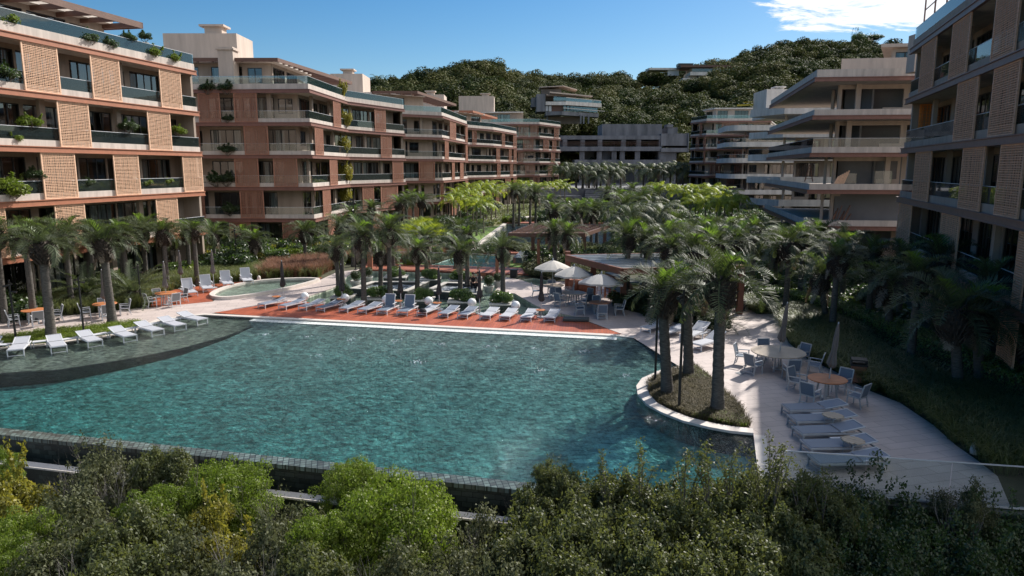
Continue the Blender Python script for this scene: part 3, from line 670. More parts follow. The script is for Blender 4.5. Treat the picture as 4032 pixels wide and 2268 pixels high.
# red timber decks
mb=MB(); mb.sheet(PP((842,1232),(1011,1205),(1168,1183.5),(1250,1197),(1500,1207),(1800,1229),(2266,1250),(2452,1318),(1700,1280),(996,1243)),.012); struct('timber_deck',mb,MT['deck'])
mb=MB(); mb.sheet(PP((593,1211),(838,1187),(832,1166),(870,1142),(920,1127),(1000,1111),(1100,1102),(1250,1101),(1270,1093),(1020,1104),(835,1120),(690,1140),(598,1170)),.010); struct('timber_deck',mb,MT['deck'])
mb=MB(); mb.strip(PP((1420,1066),(1466,1064),(1725,1069),(1940,1078),(2085,1082)),.0,.25,-.4,.10); mb.sheet(PP((1423,1042),(1632,1045),(1870,1054),(2080,1061),(2085,1081),(1940,1077),(1725,1068),(1466,1063),(1420,1065)),.10); struct('boardwalk',mb,MT['deck2'])
mb=MB(); mb.prism(ccw(PP((1897,988),(1960,985),(2160,992),(2300,995),(2300,1006),(2090,1003),(1900,999))),-.1,.14); struct('boardwalk',mb,MT['deck2'])
mb=MB(); mb.prism(ccw(PP((2020,1036),(2052,1006),(2125,1008),(2120,1040))),-.1,.5); struct('terrace_slab',mb,mat('slate_slab',(.10,.10,.12),.5,.1,1))
# lawns, meadow, beds
mb=MB(); mb.sheet(PP((1815,985),(1830,945),(1862,915),(1905,897),(1960,890),(1992,882),(1918,935),(1862,984)),.004); mb.sheet(PP((2005,1050),(2000,1030),(2066,1028),(2080,1058)),.02); mb.sheet(PP((1520,1040),(1640,1036),(1690,1044),(1600,1044)),.02); struct('lawn',mb,MT['lawn'])
mb=MB(); mb.sheet(PP((1900,890),(1920,845),(1990,812),(2250,800),(2330,835),(2130,847),(2050,856),(1996,871),(1960,888)),.002); struct('meadow',mb,MT['meadow'])
mb=MB(); mb.strip(PP((1895,893),(1915,870),(1960,850),(1965,838),(1950,828),(1990,818)),-.7,.7,-.02,.012); struct('path',mb,MT['stone'])
ISL_IN=[(2731,1447),(2660,1463),(2577,1496),(2552,1518),(2560,1546),(2588,1585),(2660,1618),(2731,1645),(2820,1665),(2952,1687),(2913,1612),(2853,1552),(2798,1502)]
ISLP=PP(*ISL_IN); mb=MB(); mb.sheet(ccw(ISLP),.02); struct('planting_bed',mb,MT['soil'])
STRIPG=PP((552,1267),(304,1291),(0,1329),(-200,1355),(-200,1392),(-60,1375),(38,1359),(184,1349),(306,1331),(424,1317),(515,1292)); mb=MB(); mb.sheet(ccw(STRIPG),.006); struct('planting_bed',mb,MT['ground'])
# far terrace with broad steps
mb=MB(); mb.box(-30,176,-.5,62,262,3.0); struct('terrace',mb,MT['concrete_raw'])
mb=MB()
for k in range(6): mb.box(17+k*.2,176-(6-k)*1.7,-.2+.0*k,27+k*.3,176-(5-k)*1.7+.01,.45*(k+1)+.0)
mb.box(4,170,-.1,16.6,176,1.5); mb.box(28.9,172,-.1,46,176,1.9)
tag(mb.build('garden_steps',MT['concrete_raw']),'broad grey stone steps climbing to the far terrace','steps')
def foam():
    rg=random.Random(9); mb=MB()
    for px,py in ((1045,1312),(1210,1322),(1382,1332),(1560,1340),(1740,1348),(1915,1359),(2110,1368),(2300,1381),(1250,1397),(1640,1420),(2130,1455),(2460,1470)):
        c=P(px,py)
        for k in range(13):
            x=c.x+rg.gauss(0,.16); y=c.y+rg.gauss(0,.22); r=rg.uniform(.01,.035); mb.lathe([(r,-.055),(r*.7,-.03),(r*.2,-.02)],5,(x,y,0))
    return tag(mb.build('foam_bubbles',MT['white_water']),kind='stuff')
foam()
# ---------------- hill
SKY=[(-1500,330),(0,360),(700,345),(1450,342),(1520,325),(1600,312),(1680,290),(1750,268),(1800,250),(1850,240),(1900,238),(1950,246),(2050,278),(2120,292),(2180,302),(2300,304),(2380,294),(2420,286),(2480,292),(2560,285),(2700,270),(2800,252),(2900,218),(2980,190),(3050,172),(3150,168),(3250,160),(3350,163),(3450,172),(3550,180),(3700,175),(4032,190),(5500,240)]
def skyl(px): return float(np.interp(px,[s[0] for s in SKY],[s[1] for s in SKY]))
def tanel(px,py): a,b,c=ray(px,py); return c/b
def ridgeY(px): return float(np.interp(px,[0,1450,1900,2300,2700,3100,3600,4500],[360,360,390,470,480,500,460,420]))
def hillz(px,Y):
    Yr=ridgeY(px); zr=CAMH+tanel(px,skyl(px))*Yr-9.0; z0=1.5; Y0=232
    t=(Y-Y0)/(Yr-Y0)
    h=z0+(zr-z0)*max(0,min(1,t))**.85
    if t>1: h=zr-(Y-Yr)*.25
    nz=noise.noise(Vector((px*.0022,Y*.018,5)))*7*min(1,max(0,t)*2)*max(0.,min(1,(1.02-t)*4)) 
    return h+nz
mb=MB(); pxs=list(range(-1500,5600,90)); Ys=[232,240,250,262,276,290,305,320,336,352,370,388,406,425,445,465,485,505,530,560,620,700]
for Y in Ys:
    for px in pxs:
        a,b,c=ray(px,420); mb.v.append((a/b*Y,Y,hillz(px,Y)))
for j in range(len(Ys)-1):
    for i in range(len(pxs)-1):
        a=j*len(pxs)+i; mb.f.append((a,a+1,a+1+len(pxs),a+len(pxs))); mb.m.append(0)
tag(mb.build('hill',MT['hill'],smooth=True),kind='structure')
# forest on the hill: one mass of crowns
def crown_variant(seed,n=1500):
    lob=bush_lobes(seed,1,.8,11,.62,.45); pos,out_=lobes_cloud(lob,n,.16); V,Q=leaf_quads(pos,out_,.135,.10,.45,.5); V2=[];
    # inner darker core so the hill does not show through
    return V,Q
def forest():
    rg=np.random.default_rng(77); protos=[]
    fc=bpy.data.collections.new('forest_crowns')
    for k in range(5):
        V,Q=crown_variant(700+k); o=bpy.data.objects.new('forest_crown',npmesh('forest_crown',V,Q,MT['forest_olive' if k in (1,4) else 'leaf_forest'])); fc.objects.link(o)
    pts=[];scl=[]
    for _ in range(4600):
        px=rg.uniform(900,4300); Yr=ridgeY(px); Y=232+(Yr+6-232)*rg.random()**.9
        a,b,c=ray(px,420); x=a/b*Y; z=hillz(px,Y)
        if any(abs(x-hx)<hw and hy-9<Y<hy+hd for hx,hy,hw,hd in HOUSE_CLEAR): continue
        s=2.8+5.6*rg.random()**1.7; zz=z+s*.8
        pts.append((x,Y,zz)); scl.append(s)
    me=bpy.data.meshes.new('forest'); me.from_pydata(pts,[],[]); at=me.attributes.new('sc','FLOAT','POINT'); at.data.foreach_set('value',scl)
    o=link('forest',me); tag(o,kind='stuff')
    ng=bpy.data.node_groups.new('forest_gn','GeometryNodeTree'); ng.interface.new_socket('Geometry',in_out='INPUT',socket_type='NodeSocketGeometry'); ng.interface.new_socket('Geometry',in_out='OUTPUT',socket_type='NodeSocketGeometry')
    n=ng.nodes; l=ng.links; gi=n.new('NodeGroupInput'); go=n.new('NodeGroupOutput'); ip=n.new('GeometryNodeInstanceOnPoints'); ci=n.new('GeometryNodeCollectionInfo')
    ci.inputs[0].default_value=fc; ci.inputs['Separate Children'].default_value=True; ci.inputs['Reset Children'].default_value=True
    m2p=n.new('GeometryNodeMeshToPoints'); l.new(gi.outputs[0],m2p.inputs[0]); l.new(m2p.outputs[0],ip.inputs['Points']); l.new(ci.outputs[0],ip.inputs['Instance']); ip.inputs['Pick Instance'].default_value=True
    rv=n.new('FunctionNodeRandomValue'); rv.data_type='FLOAT_VECTOR'; rv.inputs[0].default_value=(-.15,-.15,0); rv.inputs[1].default_value=(.15,.15,6.28); 
    try: l.new(rv.outputs[0],ip.inputs['Rotation'])
    except Exception: pass
    na=n.new('GeometryNodeInputNamedAttribute'); na.data_type='FLOAT'; na.inputs[0].default_value='sc'; l.new(na.outputs[0],ip.inputs['Scale']); l.new(ip.outputs[0],go.inputs[0])
    md=o.modifiers.new('trees','NODES'); md.node_group=ng
HOUSE_CLEAR=[]
# ------------------------------------------------------------ buildings
LV=[0,3.15,6.3,9.45,12.6,15.75]
def lattice(name,m,nv=18,nh=28,seed=3):
    rg=random.Random(seed); mb=MB(); H=2.76
    mb.box(0,-.035,0,.035,.035,H); mb.box(.965,-.035,0,1,.035,H); mb.box(.035,-.035,0,.965,.035,.07); mb.box(.035,-.035,H-.07,.965,.035,H)
    for i in range(nv):
        x=.035+.93*(i+.5+rg.uniform(-.22,.22))/nv; mb.box(x-.0065,.004,.07,x+.0065,.024,H-.07)
    for i in range(nh):
        z=.07+(H-.14)*(i+.5+rg.uniform(-.08,.08))/nh; mb.box(.035,-.024,z-.0175,.965,-.003,z+.0175)
    return mb.mesh(name,m)
LAT={k:lattice('lattice_screen',MT[k]) for k in ('lath_pale','lath_red','lath_grey')}
LAT_FAR={k:lattice('lattice_screen',MT[k],9,13,5) for k in ('lath_red',)}
def window_meshes(W,H,nl,door=True):
    fr=MB(); t=.055
    fr.box(0,-.05,0,t,.05,H); fr.box(W-t,-.05,0,W,.05,H); fr.box(t,-.05,0,W-t,.05,.06); fr.box(t,-.05,H-.07,W-t,.05,H)
    for i in range(1,nl):
        x=W*i/nl; fr.box(x-.04,-.045 if i%2 else -.02,.06,x+.04,.03,H-.07)
    pn=MB(); pn.add([(t,0,.06),(W-t,0,.06),(W-t,0,H-.07),(t,0,H-.07)],[(0,1,2,3)])
    return fr.mesh('window',MT['dark_frame']),pn.mesh('pane',MT['pane'])
WIN={'door':(3.2,2.55)+window_meshes(3.2,2.55,4),'win':(1.5,1.5)+window_meshes(1.5,1.5,2),'wide':(2.4,2.55)+window_meshes(2.4,2.55,3)}
def curtain_mesh(w_,h,seed):
    mb=MB(); n=int(w_/.05); vs=[]
    for i in range(n+1): x=w_*i/n; y=.05*math.sin(i*1.25+seed); vs+=[(x,y,.03),(x,y,h)]
    mb.add(vs,[(2*i,2*i+2,2*i+3,2*i+1) for i in range(n)]); return mb.mesh('curtain',MT['curtain'])
CUR=[curtain_mesh(.9,2.5,0),curtain_mesh(1.6,2.5,1),curtain_mesh(.5,2.5,2)]
class Bld:
    def __init__(s,name,label,cat,base):
        s.r=thing(name,label,cat,base); s.b=Vector(base)
    def put(s,name,mb,m,smooth=False):
        return s.obj(name,mb.mesh(name,m,smooth))
    def obj(s,name,me,loc=(0,0,0),rz=0,scl=None,parent=None):
        o=link(name,me,parent or s.r); o.location=Vector(loc)-(s.b if parent is None else Vector((0,0,0))); o.rotation_euler=(0,0,rz)
        if scl: o.scale=scl
        return o
def arc_len(ch): return sum(math.dist(ch[i],ch[i+1]) for i in range(len(ch)-1))
def at_s(ch,s):
    for i in range(len(ch)-1):
        l=math.dist(ch[i],ch[i+1])
        if s<=l or i==len(ch)-2:
            f=s/l; a=math.atan2(ch[i+1][1]-ch[i][1],ch[i+1][0]-ch[i][0]); return (ch[i][0]+(ch[i+1][0]-ch[i][0])*f,ch[i][1]+(ch[i+1][1]-ch[i][1])*f),a,i
        s-=l
def s_of_px(ch,px,z):
    T=arc_len(ch); best=None; n=400
    for k in range(n+1):
        s=T*k/n; (x,y),a,i=at_s(ch,s); d=abs(proj(x,y,z)[0]-px)
        if best is None or d<best[0]: best=(d,s)
    return best[1]
def window(B,kind,x,y,z,ang,cur=None,rg=random):
    W,H,f,p=WIN[kind]; o=B.obj('window',f,(x,y,z),ang); link('pane',p,o)
    if cur is None: cur=rg.random()<.72
    if cur and kind!='win':
        c=rg.choice(CUR); q=link('curtain',c,o,(rg.uniform(.05,W-1.7),.22,0))
        if rg.random()<.5: link('curtain',CUR[0],o,(W-1.0,.25,0))
    return o
def wallsegs(B,ch,z,H,rg,doorfrac=.62,name='wall',m='plaster_wall',cur=None,unfinished=False,gapf=1.0):
    """fill an inner wall line with glazing and plaster between"""
    mb=MB(); nwin=0
    for i in range(len(ch)-1):
        a,b=ch[i],ch[i+1]; l=math.dist(a,b); ang=math.atan2(b[1]-a[1],b[0]-a[0]); ux,uy=math.cos(ang),math.sin(ang)
        def seg(s0,s1,z0,z1,th=.18):
            if s1-s0<.02: return
            p=(a[0]+ux*s0,a[1]+uy*s0); q=(a[0]+ux*s1,a[1]+uy*s1); mb.strip([p,q],-th/2,th/2,z0,z1)
        s=.25; last=0
        while True:
            if unfinished and s+5.2<l-.3 and rg.random()<.8:
                seg(last,s,z,z+H); seg(s,s+5.2,z+2.5,z+H); seg(s+5.2*.68,s+5.2,z,z+.9); last=s+5.2; s=last+rg.choice((.5,.9)); continue
            k='door' if rg.random()<doorfrac else ('wide' if rg.random()<.5 else 'win'); W,Hh=WIN[k][0],WIN[k][1]
            if s+W>l-.2:
                k='win'; W,Hh=WIN[k][0],WIN[k][1]
                if s+W>l-.2: break
            seg(last,s,z,z+H); 
            if k=='win': seg(s,s+W,z,z+.95); seg(s,s+W,z+.95+Hh,z+H)
            else: seg(s,s+W,z+Hh+.02,z+H)
            zz=z+.95 if k=='win' else z+.02
            if not unfinished or rg.random()<.35: window(B,k,a[0]+ux*s,a[1]+uy*s,zz,ang,cur if not unfinished else False,rg)
            last=s+W; s=last+rg.choice((.3,.55,1.1,1.6))*gapf
        seg(last,l,z,z+H)
    B.put(name,mb,MT[m])
def apartment(label,chain,back,levels=LV,seed=1,beam='beam',lath='lath_red',screens=None,auto=None,curb='concrete',inset=1.9,glass='rail_glass',
              no_beam=False,unfinished=False,slab='concrete',walls='plaster_wall',cat='apartment building',glass_levels=None,far=False,doorfrac=.62,curb_h=.38,roof=True,cur=None,roomd=5.5,gapf=1.0,inner_=None,polyback=None):
    rg=random.Random(seed); base=(chain[0][0],chain[0][1],0); B=Bld('apartment_building',label,cat,base)
    bx,by=back; poly=lambda d: (lambda c: c+[(c[-1][0]+bx,c[-1][1]+by),(c[0][0]+bx,c[0][1]+by)])(offset(chain,d))
    if polyback: poly=lambda d: offset(chain,d)+list(polyback)
    inner=inner_ or offset(chain,-inset); room=offset(inner,-roomd); nl=len(levels)
    for k in range(1,nl):
        z=levels[k]; mb=MB(); mb.prism(ccw(poly(-.07)),z-.31,z-.03); B.put('slab',mb,MT['soffit'] if slab=='soffit' else MT[slab])
        if not no_beam:
            mb=MB(); mb.strip(chain,-.06,.06,z-.36,z); mb.strip(chain,.06,.12,z-.36,z-.31); mb.strip(chain,.06,.12,z-.05,z); B.put('beam',mb,MT[beam])
        h=curb_h if k<nl-1 else curb_h+.15
        mb=MB(); mb.strip(chain,-.24,-.10,z-.02,z+h); B.put('balcony_edge',mb,MT[curb])
        if glass_levels is None or k in glass_levels:
            mb=MB(); mb.strip(chain,-.185,-.16,z+h+.72,z+h+.745); B.put('hand_rail',mb,MT['white_frame'])
            mb=MB(); mb.strip(chain,-.18,-.165,z+h,z+h+.72); B.put('balustrade',mb,MT[glass if k<nl-1 else 'rail_glass_blue'])
    for k in range(0,nl-1):
        z=levels[k]; H=levels[k+1]-z-.31
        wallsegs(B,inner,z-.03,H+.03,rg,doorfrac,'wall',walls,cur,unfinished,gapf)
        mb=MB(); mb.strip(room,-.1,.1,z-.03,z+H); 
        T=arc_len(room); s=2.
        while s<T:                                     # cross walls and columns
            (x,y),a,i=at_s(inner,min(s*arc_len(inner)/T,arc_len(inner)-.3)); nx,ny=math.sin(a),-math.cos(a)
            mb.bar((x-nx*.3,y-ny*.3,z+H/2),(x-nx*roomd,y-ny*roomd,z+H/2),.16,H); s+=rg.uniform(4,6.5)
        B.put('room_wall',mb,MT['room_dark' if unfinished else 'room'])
        T=arc_len(inner); s=rg.uniform(.5,3)
        while s<T:
            (x,y),a,i=at_s(offset(inner,inset*.45) if inner_ else offset(chain,-inset*.55),s); mb=MB(); mb.strip([(x,y),(x+.42*math.cos(a),y+.42*math.sin(a))],-.12,.12,z-.03,z+H); B.put('column',mb,MT[walls]); s+=rg.uniform(5.5,8)
    # end and back walls
    pl=poly(-.35); n=len(chain); mb=MB(); zt=levels[-1]-.32
    mb.strip([pl[n-1],pl[n],pl[n+1],(inner[0] if inner_ else pl[0])],-.25,-.0,-.3,zt); B.put('end_wall',mb,MT[walls])
    ch=chain; me=(LAT_FAR if far and lath in LAT_FAR else LAT)[lath]
    def screen(k,s0,s1):
        z=levels[k]+.01; (x0,y0),a,i=at_s(ch,s0); (x1,y1),a1,i1=at_s(ch,s1)
        if i!=i1: (x1,y1)=at_s(ch,min(s1,sum(math.dist(ch[j],ch[j+1]) for j in range(i+1))))[0]
        l=math.dist((x0,y0),(x1,y1)); 
        if l<.3: return
        B.obj('lattice_screen',me,(x0,y0,z),a,(l,1,(levels[k+1]-levels[k]-.37)/2.76))
    if screens:
        for k,lst in screens.items():
            for p0,p1 in lst:
                zc=levels[k]+1.4; screen(k,s_of_px(ch,p0,zc),s_of_px(ch,p1,zc))
    if auto:
        w0,g0=auto; T=arc_len(ch)
        for k in range(0,nl-1):
            s=rg.uniform(0,g0)
            while s+w0<T: screen(k,s,s+w0); s+=w0+rg.uniform(.5,1.5)*g0
    B.chain=chain; B.poly=poly; B.levels=levels; B.rg=rg; B.back=back
    return B
def penthouse(B,inset,sub=None,h=2.9,roofout=.9,m='plaster_wall',z=None,depth=None,roofm='concrete',rails=True):
    z=B.levels[-1] if z is None else z; ch=offset(sub or B.chain,-inset); bx,by=B.back; k=.7
    pl=ch+[(ch[-1][0]+bx*k,ch[-1][1]+by*k),(ch[0][0]+bx*k,ch[0][1]+by*k)]
    mb=MB(); mb.prism(ccw(pl),z-.02,z+.02); mb.strip([pl[len(ch)-1],pl[len(ch)],pl[len(ch)+1],pl[0]],-.2,0,z,z+h)
    B.put('penthouse_wall',mb,MT[m]); wallsegs(B,ch,z,h,B.rg,.9,'penthouse_wall',m)
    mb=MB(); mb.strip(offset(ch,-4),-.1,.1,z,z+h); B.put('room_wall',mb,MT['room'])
    ch2=offset(ch,roofout); pl2=ch2+[(ch[-1][0]+bx*k,ch[-1][1]+by*k),(ch[0][0]+bx*k,ch[0][1]+by*k)]
    mb=MB(); mb.prism(ccw(pl2),z+h,z+h+.28); B.put('roof',mb,MT[roofm])
def pergola_part(B,ch,z,inward,step=1.5,h=.36,m='wood_brown',w_=.12,endbeam=True):
    mb=MB(); mb.strip(ch,-w_,0,z-h,z)
    inn=offset(ch,-inward)
    mb.strip(inn,-w_,0,z-h,z)
    if endbeam:
        for k in (0,-1): mb.bar((*ch[k],z-h/2),(*inn[k],z-h/2),w_,h)
    T=arc_len(ch); s=step*.6
    while s<T:
        (x,y),a,i=at_s(ch,s); nx,ny=math.sin(a),-math.cos(a); mb.bar((x-nx*.05,y-ny*.05,z-h/2-.02),(x-nx*inward,y-ny*inward,z-h/2-.02),.16,h*.8); s+=step
    return B.put('pergola',mb,MT[m])
def core(B,px0,px1,pyt,Y,dep,z0,chim=None,m='plaster'):
    a=PY(px0,pyt,Y); b=PY(px1,pyt,Y); mb=MB(); mb.box(a.x,Y,z0,b.x,Y+dep,a.z); o=B.put('stair_core',mb,MT[m])
    if chim:
        p0=PY(chim[0],chim[2],Y+1); p1=PY(chim[1],chim[2],Y+1); w_=p1.x-p0.x; mb=MB(); x0,x1=p0.x+w_*.18,p1.x-w_*.12
        mb.box(x0,Y+1,a.z,x1,Y+2.4,p0.z-.22); mb.box(p0.x,Y+.7,p0.z-.22,p1.x,Y+2.8,p0.z); c=B.put('chimney',mb,MT[m])
# --- left building nearest the camera
s0=(-28.6-.19*12,40-12*.98)
A1=[s0,(-28.6,40),(-25.1,58)]
def cr1(*l): return [(a/1.449,b/1.449) for a,b in l]
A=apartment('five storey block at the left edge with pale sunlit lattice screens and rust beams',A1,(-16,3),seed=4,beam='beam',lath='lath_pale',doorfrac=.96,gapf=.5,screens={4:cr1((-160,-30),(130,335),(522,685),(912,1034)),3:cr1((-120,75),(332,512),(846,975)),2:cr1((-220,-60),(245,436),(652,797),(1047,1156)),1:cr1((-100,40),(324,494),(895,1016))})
penthouse(A,4.6,sub=[A1[0],A1[1],(-25.9,54)])
pergola_part(A,[(-32.0,26),(-28.75,47.5),(-27.3,54.6)],18.75,4.4,2.1,.42)
# --- second block on the left: front facing the pool, side running away
B1=[(-41,71.5),(-31,71.5),(-19.8,71),(-19.1,84),(-14.1,95)]
def cr2(*l): return [(700+a/1.449,700+b/1.449) for a,b in l]
Bd=apartment('long terracotta block second from the left with a beige stair tower on its roof',B1,(-6,20),seed=9,beam='beam_dark',lath='lath_red',walls='plaster_wall',doorfrac=.8,gapf=.7,
  screens={4:cr2((115,245),(322,456),(888,928),(1124,1186)),3:cr2((105,238),(380,515),(784,830),(1160,1219)),2:cr2((328,460),(550,685),(868,910),(1227,1286)),1:cr2((122,246),(357,490),(830,872),(1056,1118),(1160,1256)),0:cr2((0,100),(300,420),(600,700),(860,900),(1100,1170))})
penthouse(Bd,3.2,sub=[(-41,71.5),(-31,71.5),(-21.5,71.2),(-20.8,84)])
pergola_part(Bd,[(-40,73.2),(-23.4,73.2),(-20.4,93)],19.0,3.6,1.5,.36)
core(Bd,640,930,131,82,5,15.7,(786,883,97)); 
mb=MB(); mb.box(-29.2,72.8,15.7,-27.7,74.2,20.0); mb.box(-29.35,72.65,19.7,-27.55,74.35,19.85); Bd.put('chimney',mb,MT['plaster'])
# --- third
C1=[(-22,103),(-18,102),(-10.3,107),(-7.9,128)]
Cd=apartment('terracotta block third from the left, half behind the second one',C1,(-8,14),seed=13,beam='beam_dark',lath='lath_red',
  screens={4:[(1738,1750),(1833,1845),(1772,1795)],3:[(1752,1766),(1834,1845),(1560,1572)],2:[(1780,1790),(1650,1712),(1812,1825)],1:[(1735,1750),(1833,1845)],0:[(1600,1650),(1780,1800)]})
penthouse(Cd,3.2,sub=[(-22,103),(-18,102),(-11.5,107)]); pergola_part(Cd,[(-20,104),(-13.5,104),(-9.6,125)],19.0,3.4,1.5,.36,'wood_brown')
core(Cd,1300,1427,290,115,6,15.7,(1340,1394,271)); 
# --- fourth
D1=[(-14,138),(-9.5,136),(-3.7,146),(1.1,163)]
Dd=apartment('terracotta block fourth from the left, seen between its neighbours and the young palms',D1,(-9,14),seed=17,beam='beam_dark',lath='lath_red',far=True,
  screens={4:[(1977,1988),(2021,2034),(1860,1875)],3:[(1955,1968),(2004,2014),(2023,2034)],2:[(1958,1970),(2010,2020)],1:[(1933,1945),(1990,2010),(2022,2034)],0:[(1950,1965)]})
penthouse(Dd,3.0,sub=D1[:3]); pergola_part(Dd,[(-13,139),(-7.5,139),(-3.2,158)],19.0,3.4,1.7,.36,'beam')
core(Dd,1600,1748,372,148,6,15.7,(1673,1714,357))
# --- fifth
L6=[0,3.1,6.25,9.4,12.55,15.7,18.9]
E1=[(-8,181),(1,180),(7,180.5),(13,192)]
Ed=apartment('farthest terracotta block on the left, its end screens beside the wooded hill',E1,(-10,14),levels=L6,seed=19,beam='beam_dark',lath='lath_red',far=True,
  screens={5:[(2043,2080),(2090,2120),(2183,2199)],4:[(2060,2100),(2140,2160),(2175,2190)],3:[(2040,2060),(2125,2150),(2170,2185)],2:[(2070,2105),(2160,2175)],1:[(2100,2130)]})
core(Ed,1806,1945,378,184,7,18.8,(1890,1930,367)); penthouse(Ed,3.2,sub=[(-8,181),(1,180),(3,180.1)],roofm='concrete_white')
# --- right building nearest the camera
R1=[(25.8,47.5),(18.3,24.9),(15.2,15.5)]
def cr5(*l): return [(3032+a/1.449,3032+b/1.449) for a,b in l]
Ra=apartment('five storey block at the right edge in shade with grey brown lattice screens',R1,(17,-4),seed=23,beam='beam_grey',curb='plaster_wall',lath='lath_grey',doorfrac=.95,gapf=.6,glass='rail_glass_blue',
  screens={4:cr5((858,940),(1032,1136),(1280,1420)),3:cr5((1058,1176),(1262,1412)),2:cr5((822,910),(1088,1212),(1298,1440)),1:cr5((728,798),(968,1068),(1400,1600)),0:cr5((850,1000),(1300,1500))})
penthouse(Ra,4.5,sub=[(24.6,44),(18.3,24.9),(15.2,15.5)])
core(Ra,3612,3665,131,58,1.2,15.7)
mb=MB()                                                    # open steel frame of the roof screen
for s in (0.5,3.2,6.,9.): 
    (x,y),a,i=at_s(offset(R1,-.5),s); mb.bar((x,y,16.2),(x,y,19.0),.07,.07)
mb.bar((*at_s(offset(R1,-.5),.5)[0],19.0),(*at_s(offset(R1,-.5),9.)[0],19.0),.07,.07); mb.bar((*at_s(offset(R1,-.5),.5)[0],18.0),(*at_s(offset(R1,-.5),9.)[0],18.0),.05,.05); Ra.put('roof_frame',mb,MT['beam_grey'])
# far bay of lattice behind the screens, sun glow put into its orange
o=Ra.obj('lattice_screen',lattice('lattice_screen',MT['sunglow_lath']),(26.35,46.85,9.46),math.atan2(-4,17),(3.9,1,1)); o['label']='lattice panel coloured orange as if sunlit at the end of the balcony'
# --- second right: unfinished block
R2=[(32,90),(25.8,62),(41,60.2)]
Rb=apartment('unfinished plastered block with open dark rooms and maroon edge beams',R2,(13,14),seed=29,beam='beam_dark',lath='lath_red',unfinished=True,inset=1.6,walls='plaster',glass_levels=(3,),cur=False,curb_h=.5,inner_=[(44,86),(31.0,68.5),(29.2,65),(41,63.4)],polyback=[(52,68),(46,88)])
penthouse(Rb,3.0,sub=[(37,77),(29.2,63.2),(41,61.2)],m='plaster',roofm='plaster'); mb=MB(); mb.strip([(34.5,74),(28.6,63.6),(41,61.7)],-.2,0,15.7,17.5); Rb.put('parapet',mb,MT['plaster'])
# --- third and fourth right: bare concrete balconies
R3=[(34.8,106),(37.2,99),(58,98)]
Rc=apartment('bare block with weathered white concrete balcony bands, third from the right',R3,(8,20),seed=31,no_beam=True,curb='concrete_white',slab='concrete_white',doorfrac=.4,cur=False,walls='plaster',curb_h=.62,glass_levels=(3,),inset=2.4,inner_=[(49,113),(40.3,102.2),(58,101)],polyback=[(62,112),(52,117)])
core(Rc,3020,3260,351,112,6,15.7,(3052,3093,340),'concrete_white')
arc4=[(45.6-2.3*math.cos(t*math.pi/2/5),147-3.5*math.sin(t*math.pi/2/5)+0) for t in range(6)]
R4=[(45.0,158)]+arc4+[(63,142.5)]
Rd=apartment('bare block with rounded white concrete balconies, fourth from the right',R4,(8,20),seed=37,no_beam=True,curb='concrete_white',slab='concrete_white',doorfrac=.4,cur=False,walls='plaster',curb_h=.62,glass_levels=(3,4),inset=2.2,inner_=[(55,162),(48.8,148),(63,146)],polyback=[(68,160),(58,165)])
# --- fifth right
R5=[(43.5,176),(45.2,168),(60,167)]
Re=apartment('farthest terracotta block on the right, below the wooded hill',R5,(8,18),levels=L6,seed=41,beam='beam_dark',lath='lath_red',far=True,
  screens={5:[(2756,2764),(2842,2868),(2872,2905)],4:[(2770,2825),(2740,2752)],3:[(2770,2818),(2890,2920)],2:[(2795,2835),(2892,2925)],1:[(2770,2800),(2860,2890)]})
penthouse(Re,4,m='plaster',roofm='concrete_white')
# --- grey unfinished building across the end
def G(px,Y=225): return PY(px,600,Y).x
gB=Bld('concrete_shell','long unfinished grey concrete building across the end of the garden','building',(G(2200),225,3))
x0,x1,x2,x3=G(2205),G(2600),G(2598),G(2704)
mb=MB(); mb.box(x0,224,16.8,x1,244,18.0); mb.box(x0-3,223.5,13.3,x1,244,14.6); mb.box(G(2262),223.5,8.8,x1,244,10.6); mb.box(G(2270),224,3,x1,244,3.4); gB.put('slab',mb,MT['concrete_raw'])
mb=MB(); mb.box(G(2371),226,18.0,G(2606),238,21.6); gB.put('roof_wall',mb,MT['concrete_raw'])
mb=MB(); mb.box(x2,224.5,3,x3-3.3,243,13.0); gB.put('tower',mb,MT['concrete_raw'])
mb=MB(); mb.box(x2,223,13.0,x3-.25,243,14.2); mb.box(x2,223.6,14.9,x3-.3,243,18.6); mb.box(x3-.25,222.8,12.9,x3,243,18.7); gB.put('upper_wing',mb,MT['concrete_raw'])
mb=MB(); mb.box(G(2628),226,18.6,G(2668),236,20.6); mb.box(G(2624),225.6,20.6,G(2648),230,21.5); gB.put('stair_core',mb,MT['concrete_raw'])
mb=MB()
for px in (2215,2284,2352,2444,2504,2592):
    mb=MB(); mb.box(G(px),224.3,14.6,G(px)+1.4,226,16.8); mb.box(G(px)+.3,241,14.6,G(px)+1.2,243,16.8); gB.put('column',mb,MT['concrete_raw'])
for px in (2282,2350,2408,2440,2500,2592):
    mb=MB(); mb.box(G(px),224.3,10.6,G(px)+1.5,226,13.3); mb.box(G(px)+.3,241,3,G(px)+1.2,243,8.8); mb.box(G(px),224.3,3.4,G(px)+1.,226,8.8); gB.put('column',mb,MT['concrete_raw'])
mb=MB(); mb.box(G(2205),234,14.6,G(2390),234.3,16.8); mb.box(G(2353),227,10.6,G(2408),227.3,13.3); mb.box(G(2290),232,10.6,G(2350),232.3,13.3); mb.box(G(2290),229,3.4,x1,229.3,8.8); gB.put('inner_wall',mb,MT['concrete_raw'])
mb=MB()
for z in (15.1,15.6,16.0): mb.box(x0,224.1,z,x1,224.2,z+.09)
gB.put('guard_rail',mb,MT['wood_brown'])
